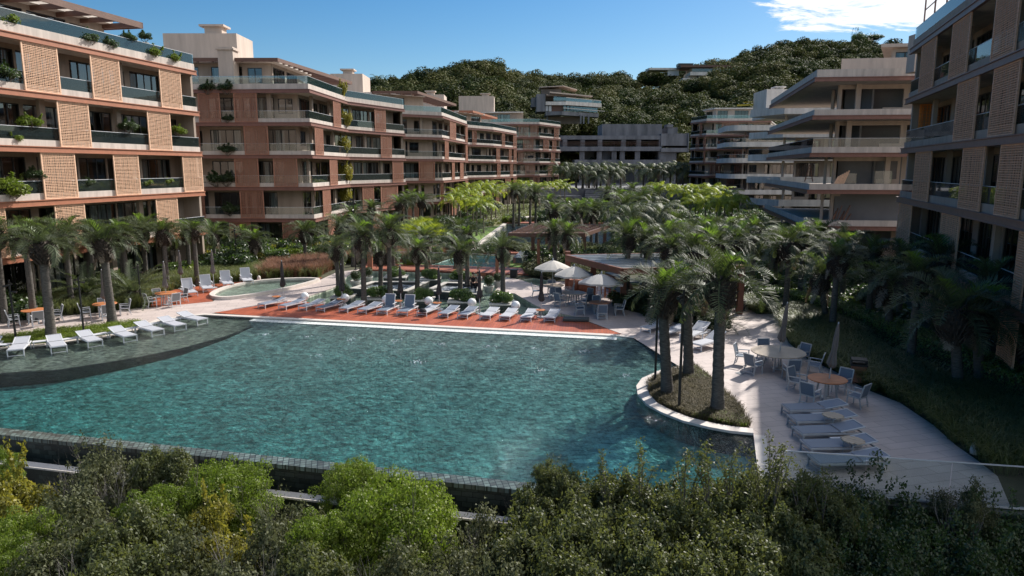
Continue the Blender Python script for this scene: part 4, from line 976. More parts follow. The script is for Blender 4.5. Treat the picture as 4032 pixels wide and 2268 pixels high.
# --- house on the hill, left
Yh=262.; X=lambda px: PY(px,400,Yh).x; Z=lambda py: PY(2250,py,Yh).z
h1=Bld('hill_house','white banded modern house on stilts among the hillside trees','house',(X(2110),Yh,Z(470)))
q=lambda px,py: (px/5.152+2000, py/5.152+280)
def hb(B,name,x0,y0,x1,y1,m,d0=0,d1=12):
    a=q(x0,y0); b=q(x1,y1); mb=MB(); mb.box(X(a[0]),Yh+d0,Z(b[1]),X(b[0]),Yh+d1,Z(a[1])); return B.put(name,mb,MT[m])
hb(h1,'end_wall',580,465,760,820,'concrete_raw',0,12); hb(h1,'side_wall',480,520,580,710,'concrete_raw',3,12)
hb(h1,'upper_slab',765,620,1175,690,'concrete_white',-.5,12); 
def sband(B,name,x0,ya,yb,x1,yc,yd,m,d0,d1,yy=9):
    """band that runs away to the right, like the receding front"""
    a=q(x0,ya);b=q(x0,yb);c=q(x1,yc);d=q(x1,yd); Ya=Yh+d0; Yb=Yh+yy+d0
    f=lambda p,Y_: PY(p[0],p[1],Y_)
    A_=f(b,Ya);B_=f(d,Yb);C_=f(c,Yb);D_=f(a,Ya); off=Vector((0,d1-d0,0))
    mb=MB(); v=[A_,B_,C_,D_]; mb.add(v+[p+off for p in v],[(0,1,2,3),(7,6,5,4),(0,4,5,1),(1,5,6,2),(2,6,7,3),(3,7,4,0)]); return B.put(name,mb,MT[m])
sband(h1,'upper_slab',1176,610,685,1900,655,732,'concrete_white',-.5,3)
sband(h1,'lower_slab',765,820,900,1090,815,885,'concrete_raw',-.5,12,-1)
sband(h1,'lower_slab',1091,815,890,1840,860,935,'concrete_raw',-1.5,4)
hb(h1,'timber_wall',890,690,1120,815,'wood_brown',1,2)
sband(h1,'glazing',1120,690,810,1815,745,838,'pane',.6,.7); sband(h1,'room_wall',1120,690,810,1815,745,838,'curtain',2,2.3)
for i in range(11):
    xx=1120+i*66; y0=690+i*5.2; y1=812+i*3; sband(h1,'window_post',xx,y0,y1,xx+12,y0+1,y1,'dark_frame',.3+i*.95,.6+i*.95,.1)
hb(h1,'window',768,700,885,812,'curtain',.4,.6); hb(h1,'window_post',820,700,830,812,'dark_frame',.1,.3)
sband(h1,'glazing',930,510,620,1700,590,650,'pane',3,3.1); sband(h1,'room_wall',765,480,620,1720,600,655,'room',6,6.5)
sband(h1,'balustrade',920,540,610,1175,530,595,'rail_glass',-.4,-.35,0); sband(h1,'balustrade',1180,535,608,1890,600,655,'rail_glass',-.4,-.35)
sband(h1,'hand_rail',1125,740,750,1970,808,818,'coping',-1.8,-1.7); sband(h1,'hand_rail',1180,528,540,1895,595,606,'coping',-.5,-.4)
sband(h1,'canopy',850,415,440,1720,500,518,'plaster',-1,5); sband(h1,'canopy',780,470,490,1400,510,520,'plaster',1,7)
hb(h1,'top_wall',690,335,1100,440,'room',5,12); sband(h1,'roof',640,318,332,1120,290,305,'plaster',4,14,-1); sband(h1,'roof',1121,290,305,1405,372,388,'plaster',3.5,14,7)
for xx in (790,1480,1540,1640): hb(h1,'stilt',xx,880,xx+30,1060,'concrete_raw',2,3)
hb(h1,'under_wall',840,900,1500,1050,'room',6,7)
HOUSE_CLEAR.append((X(2250),Yh,34,16))
# --- house on the hill, right
Yh=430.; X=lambda px: PY(px,300,Yh).x; Z=lambda py: PY(2700,py,Yh).z
h2=Bld('hill_house','low pale villa high on the ridge with a glass fronted terrace','house',(X(2640),Yh,Z(345)))
q=lambda a,b: (2200+a/1.449,b/1.449)
def hb2(name,x0,y0,x1,y1,m,d0=0,d1=14):
    a=q(x0,y0); b=q(x1,y1); mb=MB(); mb.box(X(a[0]),Yh+d0,Z(b[1]),X(b[0]),Yh+d1,Z(a[1])); return h2.put(name,mb,MT[m])
hb2('roof',690,374,1110,386,'wood_brown',-2,14); hb2('upper_wall',755,386,1095,412,'plaster_wall',2,14); hb2('balustrade',755,394,1096,414,'rail_glass',-2,-1.9)
hb2('slab',745,412,1096,432,'concrete_white',-2,14); hb2('lower_wall',735,430,1090,470,'plaster',1,14); hb2('base_slab',706,446,745,470,'concrete_white',-1,10); hb2('base_slab',790,456,1060,474,'concrete_white',-1,10)
for a_ in (790,975,1030): hb2('window',a_,432,a_+22,455,'dark_frame',.7,1)
hb2('side_wing',530,376,705,388,'concrete_white',8,20); hb2('wing_wall',640,388,705,420,'curtain',9,18); hb2('roof_lantern',685,358,770,374,'dark_frame',2,8)
HOUSE_CLEAR.append((X(2780),Yh,40,13)); HOUSE_CLEAR.append((X(2800),Yh-15,24,13))
forest()
# ------------------------------------------------------------ infinity wall, trough, rails
def nl(x,d=0): return (x-d*.0,near_y(x))
NLINE=[(-34,near_y(-34)),(XR+.4,near_y(XR+.4))]
iw=thing('infinity_wall','dark green tiled overflow wall along the near side of the pool','wall',(NLINE[0][0],NLINE[0][1],-3))
def ch_at(mb,name,m,root):
    o=mb.build(name,m,root); o.location=-Vector(root.location); return o
mb=MB()
a_=offset(NLINE,0); b_=offset(NLINE,.40)
mb.add([(*a_[0],-.035),(*b_[0],-.075),(*b_[1],-.075),(*a_[1],-.035),(*a_[0],-3),(*b_[0],-.2),(*b_[1],-.2),(*a_[1],-3)],[(0,1,2,3),(1,5,6,2),(0,3,7,4)])
ch_at(mb,'wall_cap',MT['cap_tile'],iw)
mb=MB(); mb.strip(NLINE,.02,.36,-3.4,-.2); ch_at(mb,'wall_face',MT['dark_tile'],iw)
tw=thing('trough_wall','low dark wall with a pale stone coping in front of the overflow wall','wall',(NLINE[0][0],NLINE[0][1]-1,-3))
mb=MB(); mb.strip(NLINE,.86,1.06,-3.6,-.70); ch_at(mb,'wall_face',MT['dark_tile'],tw)
mb=MB(); mb.strip(NLINE,.80,1.13,-.70,-.65); ch_at(mb,'coping',MT['coping'],tw)
mb=MB(); mb.strip(NLINE,.37,.85,-1.4,-1.15); struct('water',mb,MT['water_pond'])
mb=MB(); mb.strip([(XR+.4,near_y(XR+.4)),(6.9,17.0),(12.5,16.0),(22,14.2),(40,13)],.0,.3,-4,-.03); tag(mb.build('retaining_wall',MT['dark_tile']),'dark retaining wall below the near edge of the shaded terrace','wall')
rr=thing('glass_railing','frameless glass railing along the near edge of the shaded terrace','railing',(6.95,16.95,0))
RL=[(6.95,16.98),(12.4,16.0),(19.0,14.8)]
mb=MB()
T=arc_len(RL); s=0
while s<T-.2:
    e=min(s+1.95,T); p=at_s(RL,s+.01)[0]; q_=at_s(RL,e-.02)[0]; mb.strip([p,q_],-.006,.006,.02,1.08); s=e
ch_at(mb,'glass_panel',MT['glass_clear'],rr)
mb=MB(); mb.strip(RL,-.02,.02,1.08,1.105); ch_at(mb,'top_rail',MT['alu'],rr)
mb=MB(); mb.strip(RL,-.03,.03,0,.05); ch_at(mb,'shoe',MT['alu'],rr)
# ------------------------------------------------------------ fountain walls, planters and bowls
def frame_wall(pts,label,h=.10):
    c=ccw(PP(*pts)); cx_,cy_=c[0]; t=thing('fountain_wall',label,'low wall',(cx_,cy_,-.45))
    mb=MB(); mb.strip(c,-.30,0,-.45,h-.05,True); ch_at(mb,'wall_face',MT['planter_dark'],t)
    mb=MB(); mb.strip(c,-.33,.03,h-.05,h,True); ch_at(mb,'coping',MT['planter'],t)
    mb=MB(); mb.sheet(offset(c,-.3,True),-.105); o=ch_at(mb,'bubbling_water',MT['foam'],t)
m_,t_,n_,l_=newmat('foam')
o_=n_.new('ShaderNodeOutputMaterial'); b_=n_.new('ShaderNodeBsdfPrincipled'); l_.new(b_.outputs[0],o_.inputs[0]); q1=n_.new('ShaderNodeTexNoise'); q1.inputs['Scale'].default_value=3.2; q1.inputs['Detail'].default_value=6; q1.inputs['Roughness'].default_value=.7
tcx=n_.new('ShaderNodeTexCoord'); l_.new(tcx.outputs['Object'],q1.inputs['Vector']); l_.new(ramp(t_,q1.outputs[0],[(.42,(.06,.075,.09)),(.52,(.20,.23,.27)),(.62,(.75,.78,.82))]),b_.inputs['Base Color']); b_.inputs['Roughness'].default_value=.2
bq=n_.new('ShaderNodeBump'); bq.inputs['Strength'].default_value=.8; bq.inputs['Distance'].default_value=.1; l_.new(q1.outputs[0],bq.inputs['Height']); l_.new(bq.outputs[0],b_.inputs['Normal']); MT['foam']=m_
frame_wall([(1465,1112),(1690,1112),(1604,1151),(1378,1140)],'rectangular pale stone frame around bubbling water, the left of two in the fountain pool')
frame_wall([(1750,1115),(1903,1120),(1892,1164),(1670,1149)],'rectangular pale stone frame around bubbling water where two people sit, the right of two')
make_shrub('planter','leaf_hedge',41,5200,.13,.07,.8,9,.5,.35,0,1)
make_shrub('dark_ball','leaf_dark',42,5200,.12,.07,.95,6,.72,.25,0,1,spread=.3)
PLN=[0]; ordn0=['first','second','third','fourth','fifth']
def planter(pxl,pxr,pyb,label,dep=1.6,s=1.0,key='planter',sz=.75):
    a=P(pxl,pyb,.02); b=P(pxr,pyb,.02); w_=b.x-a.x; cx_=(a.x+b.x)/2; cy_=a.y+dep/2
    t=thing('square_planter','pale stone planter box in the %s fountain row, %s from the left'%('front' if pyb>1150 else 'back',ordn0[PLN[0] if pyb>1150 else PLN[0]-5]),'planter',(cx_,cy_,-.45),0,'square planters in the fountain pool')
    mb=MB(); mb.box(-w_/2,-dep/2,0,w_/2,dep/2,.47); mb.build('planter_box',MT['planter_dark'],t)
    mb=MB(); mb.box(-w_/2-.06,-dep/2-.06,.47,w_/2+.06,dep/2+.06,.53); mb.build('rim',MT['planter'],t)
    shrub(key,(cx_,cy_,.30),w_*.52*s,label,'clipped shrubs in the fountain pool','shrub','shrub',sz=sz*s)
    PLN[0]+=1; return Vector((cx_,cy_,.08))
PL=[]
for l_px,r_px,pyb,lab,ss in ((1300,1380,1176,'light green shrub round the palm at the left end of the front fountain row',1.0),(1437,1541,1182,'wide green shrub round the second palm of the front fountain row',1.0),(1622,1700,1188,'shrub round the third palm of the front fountain row, behind a white globe',1.0),(1763,1862,1194,'wide shrub round the fourth palm of the front fountain row',1.0),(1929,2026,1203,'shrub round the fifth palm, nearest the paved terrace',1.0)):
    PL.append(planter(l_px,r_px,pyb,lab,1.5,ss))
for l_px,r_px,pyb,lab in ((1510,1596,1096,'low grey green shrub in the back row of the fountain, left one'),(1650,1728,1105,'silvery green shrub in the back row of the fountain, middle one'),(1768,1866,1109,'pale green shrub in the back row of the fountain, right one')):
    planter(l_px,r_px,pyb,lab,1.5,1.0)
def bowl(px,py,wpx,label,m='pot_white',key='dark_ball',bs=1.0):
    p=P(px,py,.0); r=wpx/2/FPX*p.y; t=thing('bowl_planter','pale bowl for the '+label,'planter',(p.x,p.y+r,-.1),0,'round bowls by the fountain')
    mb=MB(); mb.lathe([(r*.55,0),(r*.62,.05),(r*.95,.42),(r,.50),(r*.9,.50),(r*.85,.42)],20); mb.build('bowl',MT[m],t,True)
    shrub(key,(p.x,p.y+r,.35+r*.85*bs),r*1.12*bs,label,None,'round_shrub','shrub',sz=r*1.0*bs)
bowl(1395,1130,44,'round leafy shrub at the left of the fountain'); bowl(1446,1113,40,'very dark round clipped shrub behind the left bowl'); bowl(1923,1152,46,'round leafy shrub beside the seated people'); bowl(1958,1132,36,'small bushy plant half hidden behind the right palm trunk')
# ------------------------------------------------------------ furniture prototypes
def lounger(back,arms=False,sl='sling',fr='white_frame',h=.29):
    """foot end at y=0, head end at y=2, local x across"""
    t=thing('sun_lounger','sun lounger','sun lounger'); w_=.33
    ca,sa=math.cos(back),math.sin(back); L1=1.22; L2=.78
    f=MB()
    for s in (-1,1): f.bar((s*w_,0,h),(s*w_,1.98,h-.03),.045,.05)
    f.bar((-w_,.02,h),(w_,.02,h),.045,.05); f.bar((-w_,1.96,h-.03),(w_,1.96,h-.03),.045,.05); f.bar((-w_,.05,.13),(w_,.05,.13),.03,.03)
    f.build('frame',MT[fr],t)
    for x,y in ((-w_,.04),(w_,.04),(-w_,1.80),(w_,1.80)):
        m=MB(); m.bar((x,y,0),(x,y,h-.02),.045,.05); m.build('leg',MT[fr],t)
    m=MB(); m.box(-w_+.02,.02,h+.025,w_-.02,L1,h+.04); m.build('seat',MT[sl],t)
    b=MB(); y2=L1+L2*ca; z2=h+.04+L2*sa
    for s in (-1,1): b.bar((s*(w_-.015),L1,h+.03),(s*(w_-.015),y2,z2),.04,.04)
    b.bar((-w_,y2,z2),(w_,y2,z2),.04,.04); bo=b.build('back_frame',MT[fr],t)
    m=MB(); w2=w_-.035; m.add([(-w2,L1+.02,h+.055),(w2,L1+.02,h+.055),(w2,y2-.01*ca,z2+.005),(-w2,y2-.01*ca,z2+.005)],[(0,1,2,3)]); m.add([(-w2,L1+.02,h+.04),(w2,L1+.02,h+.04),(w2,y2,z2-.01),(-w2,y2,z2-.01)],[(3,2,1,0)]); m.build('backrest',MT[sl],t)
    if back>.1:
        m=MB(); m.bar((-.2,L1+L2*.5*ca,h+L2*.5*sa),(-.2,1.75,h-.02),.02,.02); m.bar((.2,L1+L2*.5*ca,h+L2*.5*sa),(.2,1.75,h-.02),.02,.02); m.build('prop',MT[fr],t)
    if arms:
        for s in (-1,1):
            m=MB(); x=s*(w_+.05); m.bar((x,L1-.34,h+.25),(x,L1+.22,h+.28),.06,.03); m.bar((x,L1-.16,h),(x,L1-.12,h+.25),.03,.04); m.build('armrest',MT[fr],t)
    return t
def chair(sl='sling_grey',fr='white_frame'):
    """seat faces -y"""
    t=thing('garden_chair','garden chair','chair'); w_=.27
    for s in (-1,1):
        m=MB(); m.bar((s*w_,-.25,0),(s*w_,-.22,.62),.04,.04); m.build('leg',MT[fr],t)
        m=MB(); m.bar((s*w_,.30,0),(s*w_,.20,.44),.04,.04); m.build('leg',MT[fr],t)
        m=MB(); m.bar((s*w_,-.26,.63),(s*w_,.24,.60),.055,.03); m.build('armrest',MT[fr],t)
    f=MB(); f.bar((-w_,-.24,.42),(w_,-.24,.42),.04,.04); f.bar((-w_,.24,.40),(w_,.24,.40),.04,.04)
    for s in (-1,1): f.bar((s*w_,-.25,.42),(s*w_,.24,.40),.04,.04); f.bar((s*w_,.22,.38),(s*w_,.36,.92),.04,.035)
    f.bar((-w_,.36,.92),(w_,.36,.92),.04,.035); f.bar((-w_,.28,.12),(w_,.28,.12),.03,.03); f.build('frame',MT[fr],t)
    m=MB(); m.box(-w_+.02,-.24,.425,w_-.02,.24,.44); m.build('seat',MT[sl],t)
    m=MB(); m.add([(-w_+.02,.235,.44),(w_-.02,.235,.44),(w_-.02,.355,.91),(-w_+.02,.355,.91)],[(0,1,2,3)]); m.add([(-w_+.02,.25,.44),(w_-.02,.25,.44),(w_-.02,.37,.91),(-w_+.02,.37,.91)],[(3,2,1,0)]); m.build('backrest',MT[sl],t)
    return t
def table(r,m='teak',lab='round table'):
    t=thing('round_table',lab,'table'); k=MB(); k.lathe([(r*.98,.705),(r,.72),(r,.735),(r*.985,.745)],32); k.build('table_top',MT[m],t)
    for i in range(4):
        a=math.pi/4+i*math.pi/2; q=MB(); q.bar((r*.55*math.cos(a),r*.55*math.sin(a),0),(r*.4*math.cos(a),r*.4*math.sin(a),.70),.055,.055); q.build('leg',MT['alu'],t)
    q=MB(); q.bar((-r*.45,0,.66),(r*.45,0,.66),.05,.04); q.bar((0,-r*.45,.655),(0,r*.45,.655),.05,.04); q.build('frame',MT['alu'],t); return t
def closed_umbrella(h=2.45,m='canopy_dark',tilt=0):
    t=thing('closed_umbrella','closed umbrella','umbrella'); k=MB(); k.tube([(0,0,0.02),(0,0,h)],.024,8); k.build('pole',MT['alu'],t)
    k=MB(); k.lathe([(.24,0),(.24,.05),(.05,.08),(.04,.3)],18); k.build('base',MT['alu'],t)
    n=24; k=MB(); V=[]; prof=[(.03,h-.0),(.055,h-.15),(.075,h-.5),(.085,h-.8),(.075,h-.98),(.10,h-1.15),(.145,h-1.45),(.12,h-1.52),(.03,h-1.58)]
    for i,(r,z) in enumerate(prof):
        for j in range(n):
            a=6.2832*j/n; rr=r*(1+.28*(1 if j%3==0 else -.35)*min(1,i/2))*(1+.08*math.sin(j*2.3+i)); V.append((rr*math.cos(a),rr*math.sin(a),z+(.05*math.sin(j*1.7) if i>6 else 0)))
    k.add(V,[(i*n+j,(i+1)*n+j,(i+1)*n+(j+1)%n,i*n+(j+1)%n) for i in range(len(prof)-1) for j in range(n)]); k.build('canopy',MT[m],t)
    k=MB(); k.lathe([(.02,h-.01),(.03,h+.03),(.012,h+.08)],8); k.build('finial',MT['alu'],t)
    return t
def open_umbrella(r=1.45,h=2.55,m='canopy_white'):
    t=thing('open_umbrella','open umbrella','umbrella'); k=MB(); k.tube([(0,0,0.02),(0,0,h)],.024,8); k.build('pole',MT['alu'],t)
    k=MB(); k.lathe([(.30,0),(.30,.05),(.05,.08),(.04,.3)],18); k.build('base',MT['alu'],t)
    k=MB(); V=[]; n=8
    for i in range(5):
        f=i/4
        for j in range(n*2):
            a=6.2832*j/(n*2); rr=r*f*(1 if j%2==0 else .925-.0*f); z=h-.02-.52*f**1.25-(.0 if j%2==0 else -.03*f); V.append((rr*math.cos(a),rr*math.sin(a),z))
    nn=n*2; F_=[(i*nn+j,(i+1)*nn+j,(i+1)*nn+(j+1)%nn,i*nn+(j+1)%nn) for i in range(4) for j in range(nn)]
    k.add(V,F_); o=len(k.v)
    for j in range(nn):
        a=V[4*nn+j]; k.v.append((a[0],a[1],a[2]-.10))
    for j in range(nn): k.f.append((4*nn+j,o+j,o+(j+1)%nn,4*nn+(j+1)%nn)); k.m.append(0)
    k.build('canopy',MT[m],t)
    for j in range(n):
        a=6.2832*j/n; q=MB(); q.tube([(.03*math.cos(a),.03*math.sin(a),h-.1),(r*.5*math.cos(a),r*.5*math.sin(a),h-.30),(r*.97*math.cos(a),r*.97*math.sin(a),h-.57)],.012,5); q.build('rib',MT['alu'],t)
    k=MB(); k.lathe([(.05,h-.01),(.05,h+.05),(.01,h+.12)],8); k.build('finial',MT['alu'],t)
    return t
def side_table(m='teak'):
    t=thing('side_table','side table','side table'); k=MB(); r=.26
    for i in range(6):
        y=-r+r*2*(i+.5)/6; hx=math.sqrt(max(.01,r*r-y*y)); k.box(-hx,y-.038,.44,hx,y+.038,.465)
    k.build('slatted_top',MT[m],t)
    for i in range(4):
        a=math.pi/4+i*math.pi/2; q=MB(); q.bar((.2*math.cos(a),.2*math.sin(a),0),(.2*math.cos(a),.2*math.sin(a),.44),.02,.02); q.build('leg',MT['alu'],t)
    return t
def low_table():
    t=thing('low_table','low white table','side table'); k=MB(); k.box(-.33,-.17,.30,.33,.17,.335); k.build('table_top',MT['white_frame'],t)
    for x in (-.29,.29):
        for y in (-.13,.13): q=MB(); q.bar((x,y,0),(x,y,.30),.03,.03); q.build('leg',MT['white_frame'],t)
    return t
def globe():
    t=thing('globe_lamp','white globe','lamp'); k=MB(); n=14; prof=[(.26*math.sin(math.pi*i/n)+.001,.30-.26*math.cos(math.pi*i/n)) for i in range(n+1)]; k.lathe(prof,24,(0,0,.16)); k.build('globe',MT['globe'],t,True)
    k=MB(); k.lathe([(.12,0),(.12,.05),(.06,.08),(.06,.22)],14); k.build('base',MT['alu'],t); return t
def lamp_post(h):
    t=thing('spotlight_pole','pole','lamp'); k=MB(); k.tube([(0,0,0),(0,0,h)],[.05,.042],8); k.build('pole',MT['black'],t); k=MB(); k.lathe([(.14,0),(.13,.04),(.06,.07)],12); k.build('base_plate',MT['black'],t)
    for i,(a,z) in enumerate(((2.6,h-.25),(.4,h-.45),(3.6,h-.9))):
        d=Vector((math.cos(a),math.sin(a),-.35)).normalized(); q=MB(); p=Vector((0,0,z)); q.tube([p,p+Vector((d.x,d.y,0))*.14],.015,5); c=p+Vector((d.x,d.y,0))*.16; q.tube([c-d*.10,c+d*.02,c+d*.12],[.05,.07,.085],9); q.build('spotlight',MT['black'],t)
    return t
def stool():
    t=thing('bar_stool','bar stool','stool')
    for x,y in ((-.17,-.17),(.17,-.17),(-.17,.17),(.17,.17)): k=MB(); k.bar((x*1.15,y*1.15,0),(x,y,.74),.03,.03); k.build('leg',MT['teak'],t)
    k=MB(); k.box(-.2,-.2,.74,.2,.2,.80); k.build('seat',MT['sling_blue'],t); k=MB(); k.box(-.2,.17,.80,.2,.21,1.05); k.build('backrest',MT['sling_blue'],t)
    k=MB(); k.bar((-.18,-.18,.3),(.18,-.18,.3),.02,.02); k.bar((-.18,.18,.3),(.18,.18,.3),.02,.02); k.build('footrest',MT['teak'],t); return t
def dirang(pf,pt): d=P(*pt)-P(*pf); return math.atan2(d.y,d.x)-math.pi/2   # local +y points from foot to head
# --- row on the red deck
G1='loungers in the row on the red deck'
LOW=lounger(R(9),False,'sling','white_frame'); LOW_SHADED=lounger(R(9),False,'sling_shaded','white_frame'); UP=lounger(R(74),True,'sling_blue','white_frame')
ordn=['first','second','third','fourth','fifth','sixth','seventh','eighth','ninth','tenth','eleventh','twelfth','thirteenth','fourteenth','last']
row=[(1029,1215),(1111,1221),(1190,1224),(1260,1229),(1351,1232),(1424,1237),(1503,1241),(1583,1245),(1660,1247),(1743,1253),(1820,1257),(1909,1261),(1986,1265),(2069,1268),(2163,1270)]
for i,(x,y) in enumerate(row):
    p=P(x,y); ang=R(-27+i*.9)
    if i in (6,7): place(UP,p,ang+R(8),'lounger with upright blue grey back, %s of two such on the red deck'%('left' if i==6 else 'right'),G1,.92)
    else: place(LOW_SHADED if i<11 and i!=8 else LOW,p,ang,'low grey sun lounger, %s from the left in the row on the red deck'%ordn[i],G1,.88)  # most of the row has palm shade put into the sling colour
# dark towel heap on the ninth lounger
mb=MB(); mb.lathe([(.22,0),(.2,.08),(.12,.16),(.02,.19)],12); p=P(1662,1232,.38); tag(mb.build('bag',MT['cloth_dark'],None,True,(p.x,p.y+.3,.385)),'black bag lying on the ninth lounger from the left','bag')
CU=closed_umbrella(2.5)
for x,y,lab in ((1117,1186,'closed charcoal umbrella beside the pale path, behind the first red deck loungers'),(1349,1205,'closed charcoal umbrella in front of the leftmost fountain palm'),(1579,1213,'closed charcoal umbrella between the two upright loungers'),(1730,1220,'closed charcoal umbrella standing between the ninth and tenth loungers'),(1889,1236,'closed charcoal umbrella in front of the seated people'),(2131,1250,'closed charcoal umbrella at the right end of the lounger row')):
    place(CU,P(x,y),random.uniform(0,6),lab,'closed umbrellas along the red deck')
GL=globe()
for i,(x,y) in enumerate(((1199,1167),(1358,1173),(1520,1179),(1688,1185),(1858,1192),(2030,1203))):
    place(GL,P(x,y,.46)-Vector((0,0,.46)),0,'white globe lamp behind the red deck loungers, %s of six'%['first','second','third','fourth','fifth','rightmost'][i],'globe lamps along the fountain edge')
ST=side_table(); STP=side_table('pale_top'); LT=low_table()
for x,y,l in ((1090,1196,'first'),(1345,1206,'second'),(1568,1214,'third'),(1722,1222,'fourth'),(2128,1252,'fifth')):
    place(ST,P(x,y),.3,'slatted round side table under a closed umbrella, %s from the left in the row'%l,'side tables along the lounger row')
# --- loungers standing in the shallow ledge
lg=[((62,1405),(97,1347)),((234,1391),(213,1342)),((377,1368),(328,1325)),((515,1348),(446,1305)),((624,1324),(545,1285)),((712,1304),(632,1264)),((799,1280),(722,1248))]
LW=lounger(R(14),False,'sling','white_frame',.42)
LZ=-.15
for i,(f,h_) in enumerate(lg):
    pf=P(f[0],f[1]-6,0); ph=P(h_[0],h_[1]+12,0); d=ph-pf; ang=math.atan2(d.y,d.x)-math.pi/2
    place(LW,(pf.x,pf.y,LZ),ang,'white sun lounger standing in the shallow ledge water, %s from the left'%ordn[i],'loungers in the ledge water',.92)
    if i<6: 
        g_=P((h_[0]+lg[i+1][1][0])/2+8,(h_[1]+lg[i+1][1][1])/2+14,0); place(LT,(g_.x,g_.y,LZ+.02),ang+R(5),'low white table in the ledge water, right of the %s lounger'%ordn[i],'low tables in the ledge water')
pf=P(-70,1400,0); place(LW,(pf.x,pf.y,LZ),R(20),'white sun lounger cut off by the left edge of the photo','loungers in the ledge water',.92); g_=P(12,1372,0); place(LT,(g_.x,g_.y,LZ+.02),R(10),'low white table at the left edge of the photo','low tables in the ledge water')
# --- loungers on the far red deck with high backs
HB=lounger(R(62),True,'sling','white_frame')
for i,(f,h_) in enumerate((((758,1170),(700,1146)),((822,1153),(778,1128)),((902,1134),(858,1112)),((979,1121),(935,1098)))):
    pf=P(*f); ph=P(*h_); d=(ph-pf); place(HB,pf,math.atan2(d.y,d.x)-math.pi/2+R(-6),'high backed white lounger by the grass, %s from the left behind the oval pool'%ordn[i],'high backed loungers by the oval pool')
CU2=closed_umbrella(2.6,'canopy_taupe')
for x,y,l in ((657,1200,'closed taupe umbrella through the table on the far red deck'),(716,1138,'closed taupe umbrella between the first two high backed loungers'),(843,1134,'closed taupe umbrella beside the third high backed lounger'),(417,1246,'closed taupe umbrella behind the second big palm at the left')):
    place(CU2,P(x,y),1,l,'taupe umbrellas on the left')
# --- tables with chairs
CH=chair(); CHB=chair('sling_blue','alu'); TT=table(.62,'teak')
def diner(px,py,tbl,n,r,chp,tl,cl,gname,a0=.5,angs=None):
    p=P(px,py); place(tbl,p,.2,tl,None)
    for k in range(n):
        a=(a0+6.2832*k/n) if angs is None else angs[k]
        w_=['right','far','left','near'] if n==4 else None
        side='near right,right,far right,far,far left,left,near left,near'.split(',')[int(((a+math.pi/2+math.pi/8)%(2*math.pi))/(math.pi/4))-1]
        c=Vector((p.x+r*math.cos(a),p.y+r*math.sin(a),0)); place(chp,c,a-math.pi/2,'%s, %s side'%(cl,side),gname,.93)
diner(142,1273,TT,4,.95,CH,'round teak table by the leftmost big palm','grey and white armchair at the leftmost teak table','chairs at the leftmost teak table',.7)
diner(417,1246,TT,4,.95,CH,'round teak table behind the second big palm','grey and white armchair at the table behind the second big palm','chairs behind the second big palm',.6)
diner(657,1200,TT,4,.95,CH,'round teak table on the far red deck','grey and white armchair round the table on the far red deck','chairs on the far red deck',.9)
TB=table(.72,'pale_top'); 
diner(2176,1167,TB,4,1.05,CHB,'pale round table under the first open umbrella, by the planting','blue grey armchair at the table under the leftmost open umbrella','chairs under the leftmost open umbrella',-1.57)
diner(2259,1199,TB,4,1.1,CHB,'pale round table under the middle open umbrella','blue grey armchair at the table under the middle open umbrella','chairs under the middle open umbrella',-.9)
diner(2360,1240,TT,4,1.1,CHB,'teak round table under the tilted shaded umbrella','blue grey armchair at the table under the rightmost open umbrella','chairs under the rightmost open umbrella',-1.57)
TBIG=table(1.08,'pale_top'); diner(3060,1452,TBIG,6,1.42,CHB,'large pale oval table in the shade on the right terrace','blue grey armchair at the large pale table on the right terrace','chairs at the large pale table',-1.57)
TM=table(.67,'teak'); diner(3252,1568,TM,4,1.1,CHB,'round teak table in the shade near the litter bin','blue grey armchair at the shaded teak table near the bin','chairs at the shaded teak table',-.9)
CU3=closed_umbrella(2.75,'canopy_taupe')
for x,y,l in ((3060,1452,'closed taupe umbrella standing through the large pale table'),(3252,1568,'closed taupe umbrella standing through the shaded teak table')):
    o=place(CU3,P(x,y),0,l,'closed umbrellas on the right terrace'); o.rotation_euler=(0,R(5),0)
OU=open_umbrella(1.22,2.38)
for x,y,l,m in ((2176,1167,'open off white umbrella, farthest of the three by the bar',None),(2259,1199,'open off white umbrella in the middle of the three by the bar',None)):
    place(OU,P(x,y),.2,l,'open umbrellas by the bar')
OU2=open_umbrella(1.34,2.36,'canopy_grey'); tag(OU2,'open grey umbrella in the shade, tilted, nearest the three palms','umbrella',None); OU2.location=P(2360,1240); OU2.rotation_euler=(R(-3),R(3),.2)
# --- five loungers on the shaded terrace
LB_=lounger(R(13),False,'sling_blue','alu'); LB_['label']='x'
LBs=lounger(R(9),False,'sling_shaded','alu')  # terrace shade put into the sling colour
for i,((x0,y0),(x1,y1)) in enumerate((((3090,1638),(3305,1632)),((3115,1683),(3350,1676)),((3135,1732),(3382,1722)),((3168,1788),(3430,1780)),((3200,1850),(3478,1840)))):
    pf=P(x0,y0); ph=P(x1,y1); d=ph-pf; place(LBs,pf,math.atan2(d.y,d.x)-math.pi/2,'grey lounger on the shaded terrace, %s of five counted towards the railing'%ordn[i],'loungers on the shaded terrace',1.0)
bpy.data.objects.remove(LB_) if False else None
for c in list(LB_.children): bpy.data.objects.remove(c)
bpy.data.objects.remove(LB_)
for x,y,l in ((3275,1660+38,'slatted teak side table between the first two shaded terrace loungers'),(3352,1745+56,'slatted teak side table between the third and fourth shaded terrace loungers')):
    place(STP,P(x,y),.4,l,'side tables on the shaded terrace',1.15)
for x,y,l in ((3222,1655,'small white low table behind the first slatted table on the shaded terrace'),(3300,1755,'small white low table behind the second slatted table on the shaded terrace')):
    place(LT,P(x,y),.1,l,'low tables on the shaded terrace',.7)
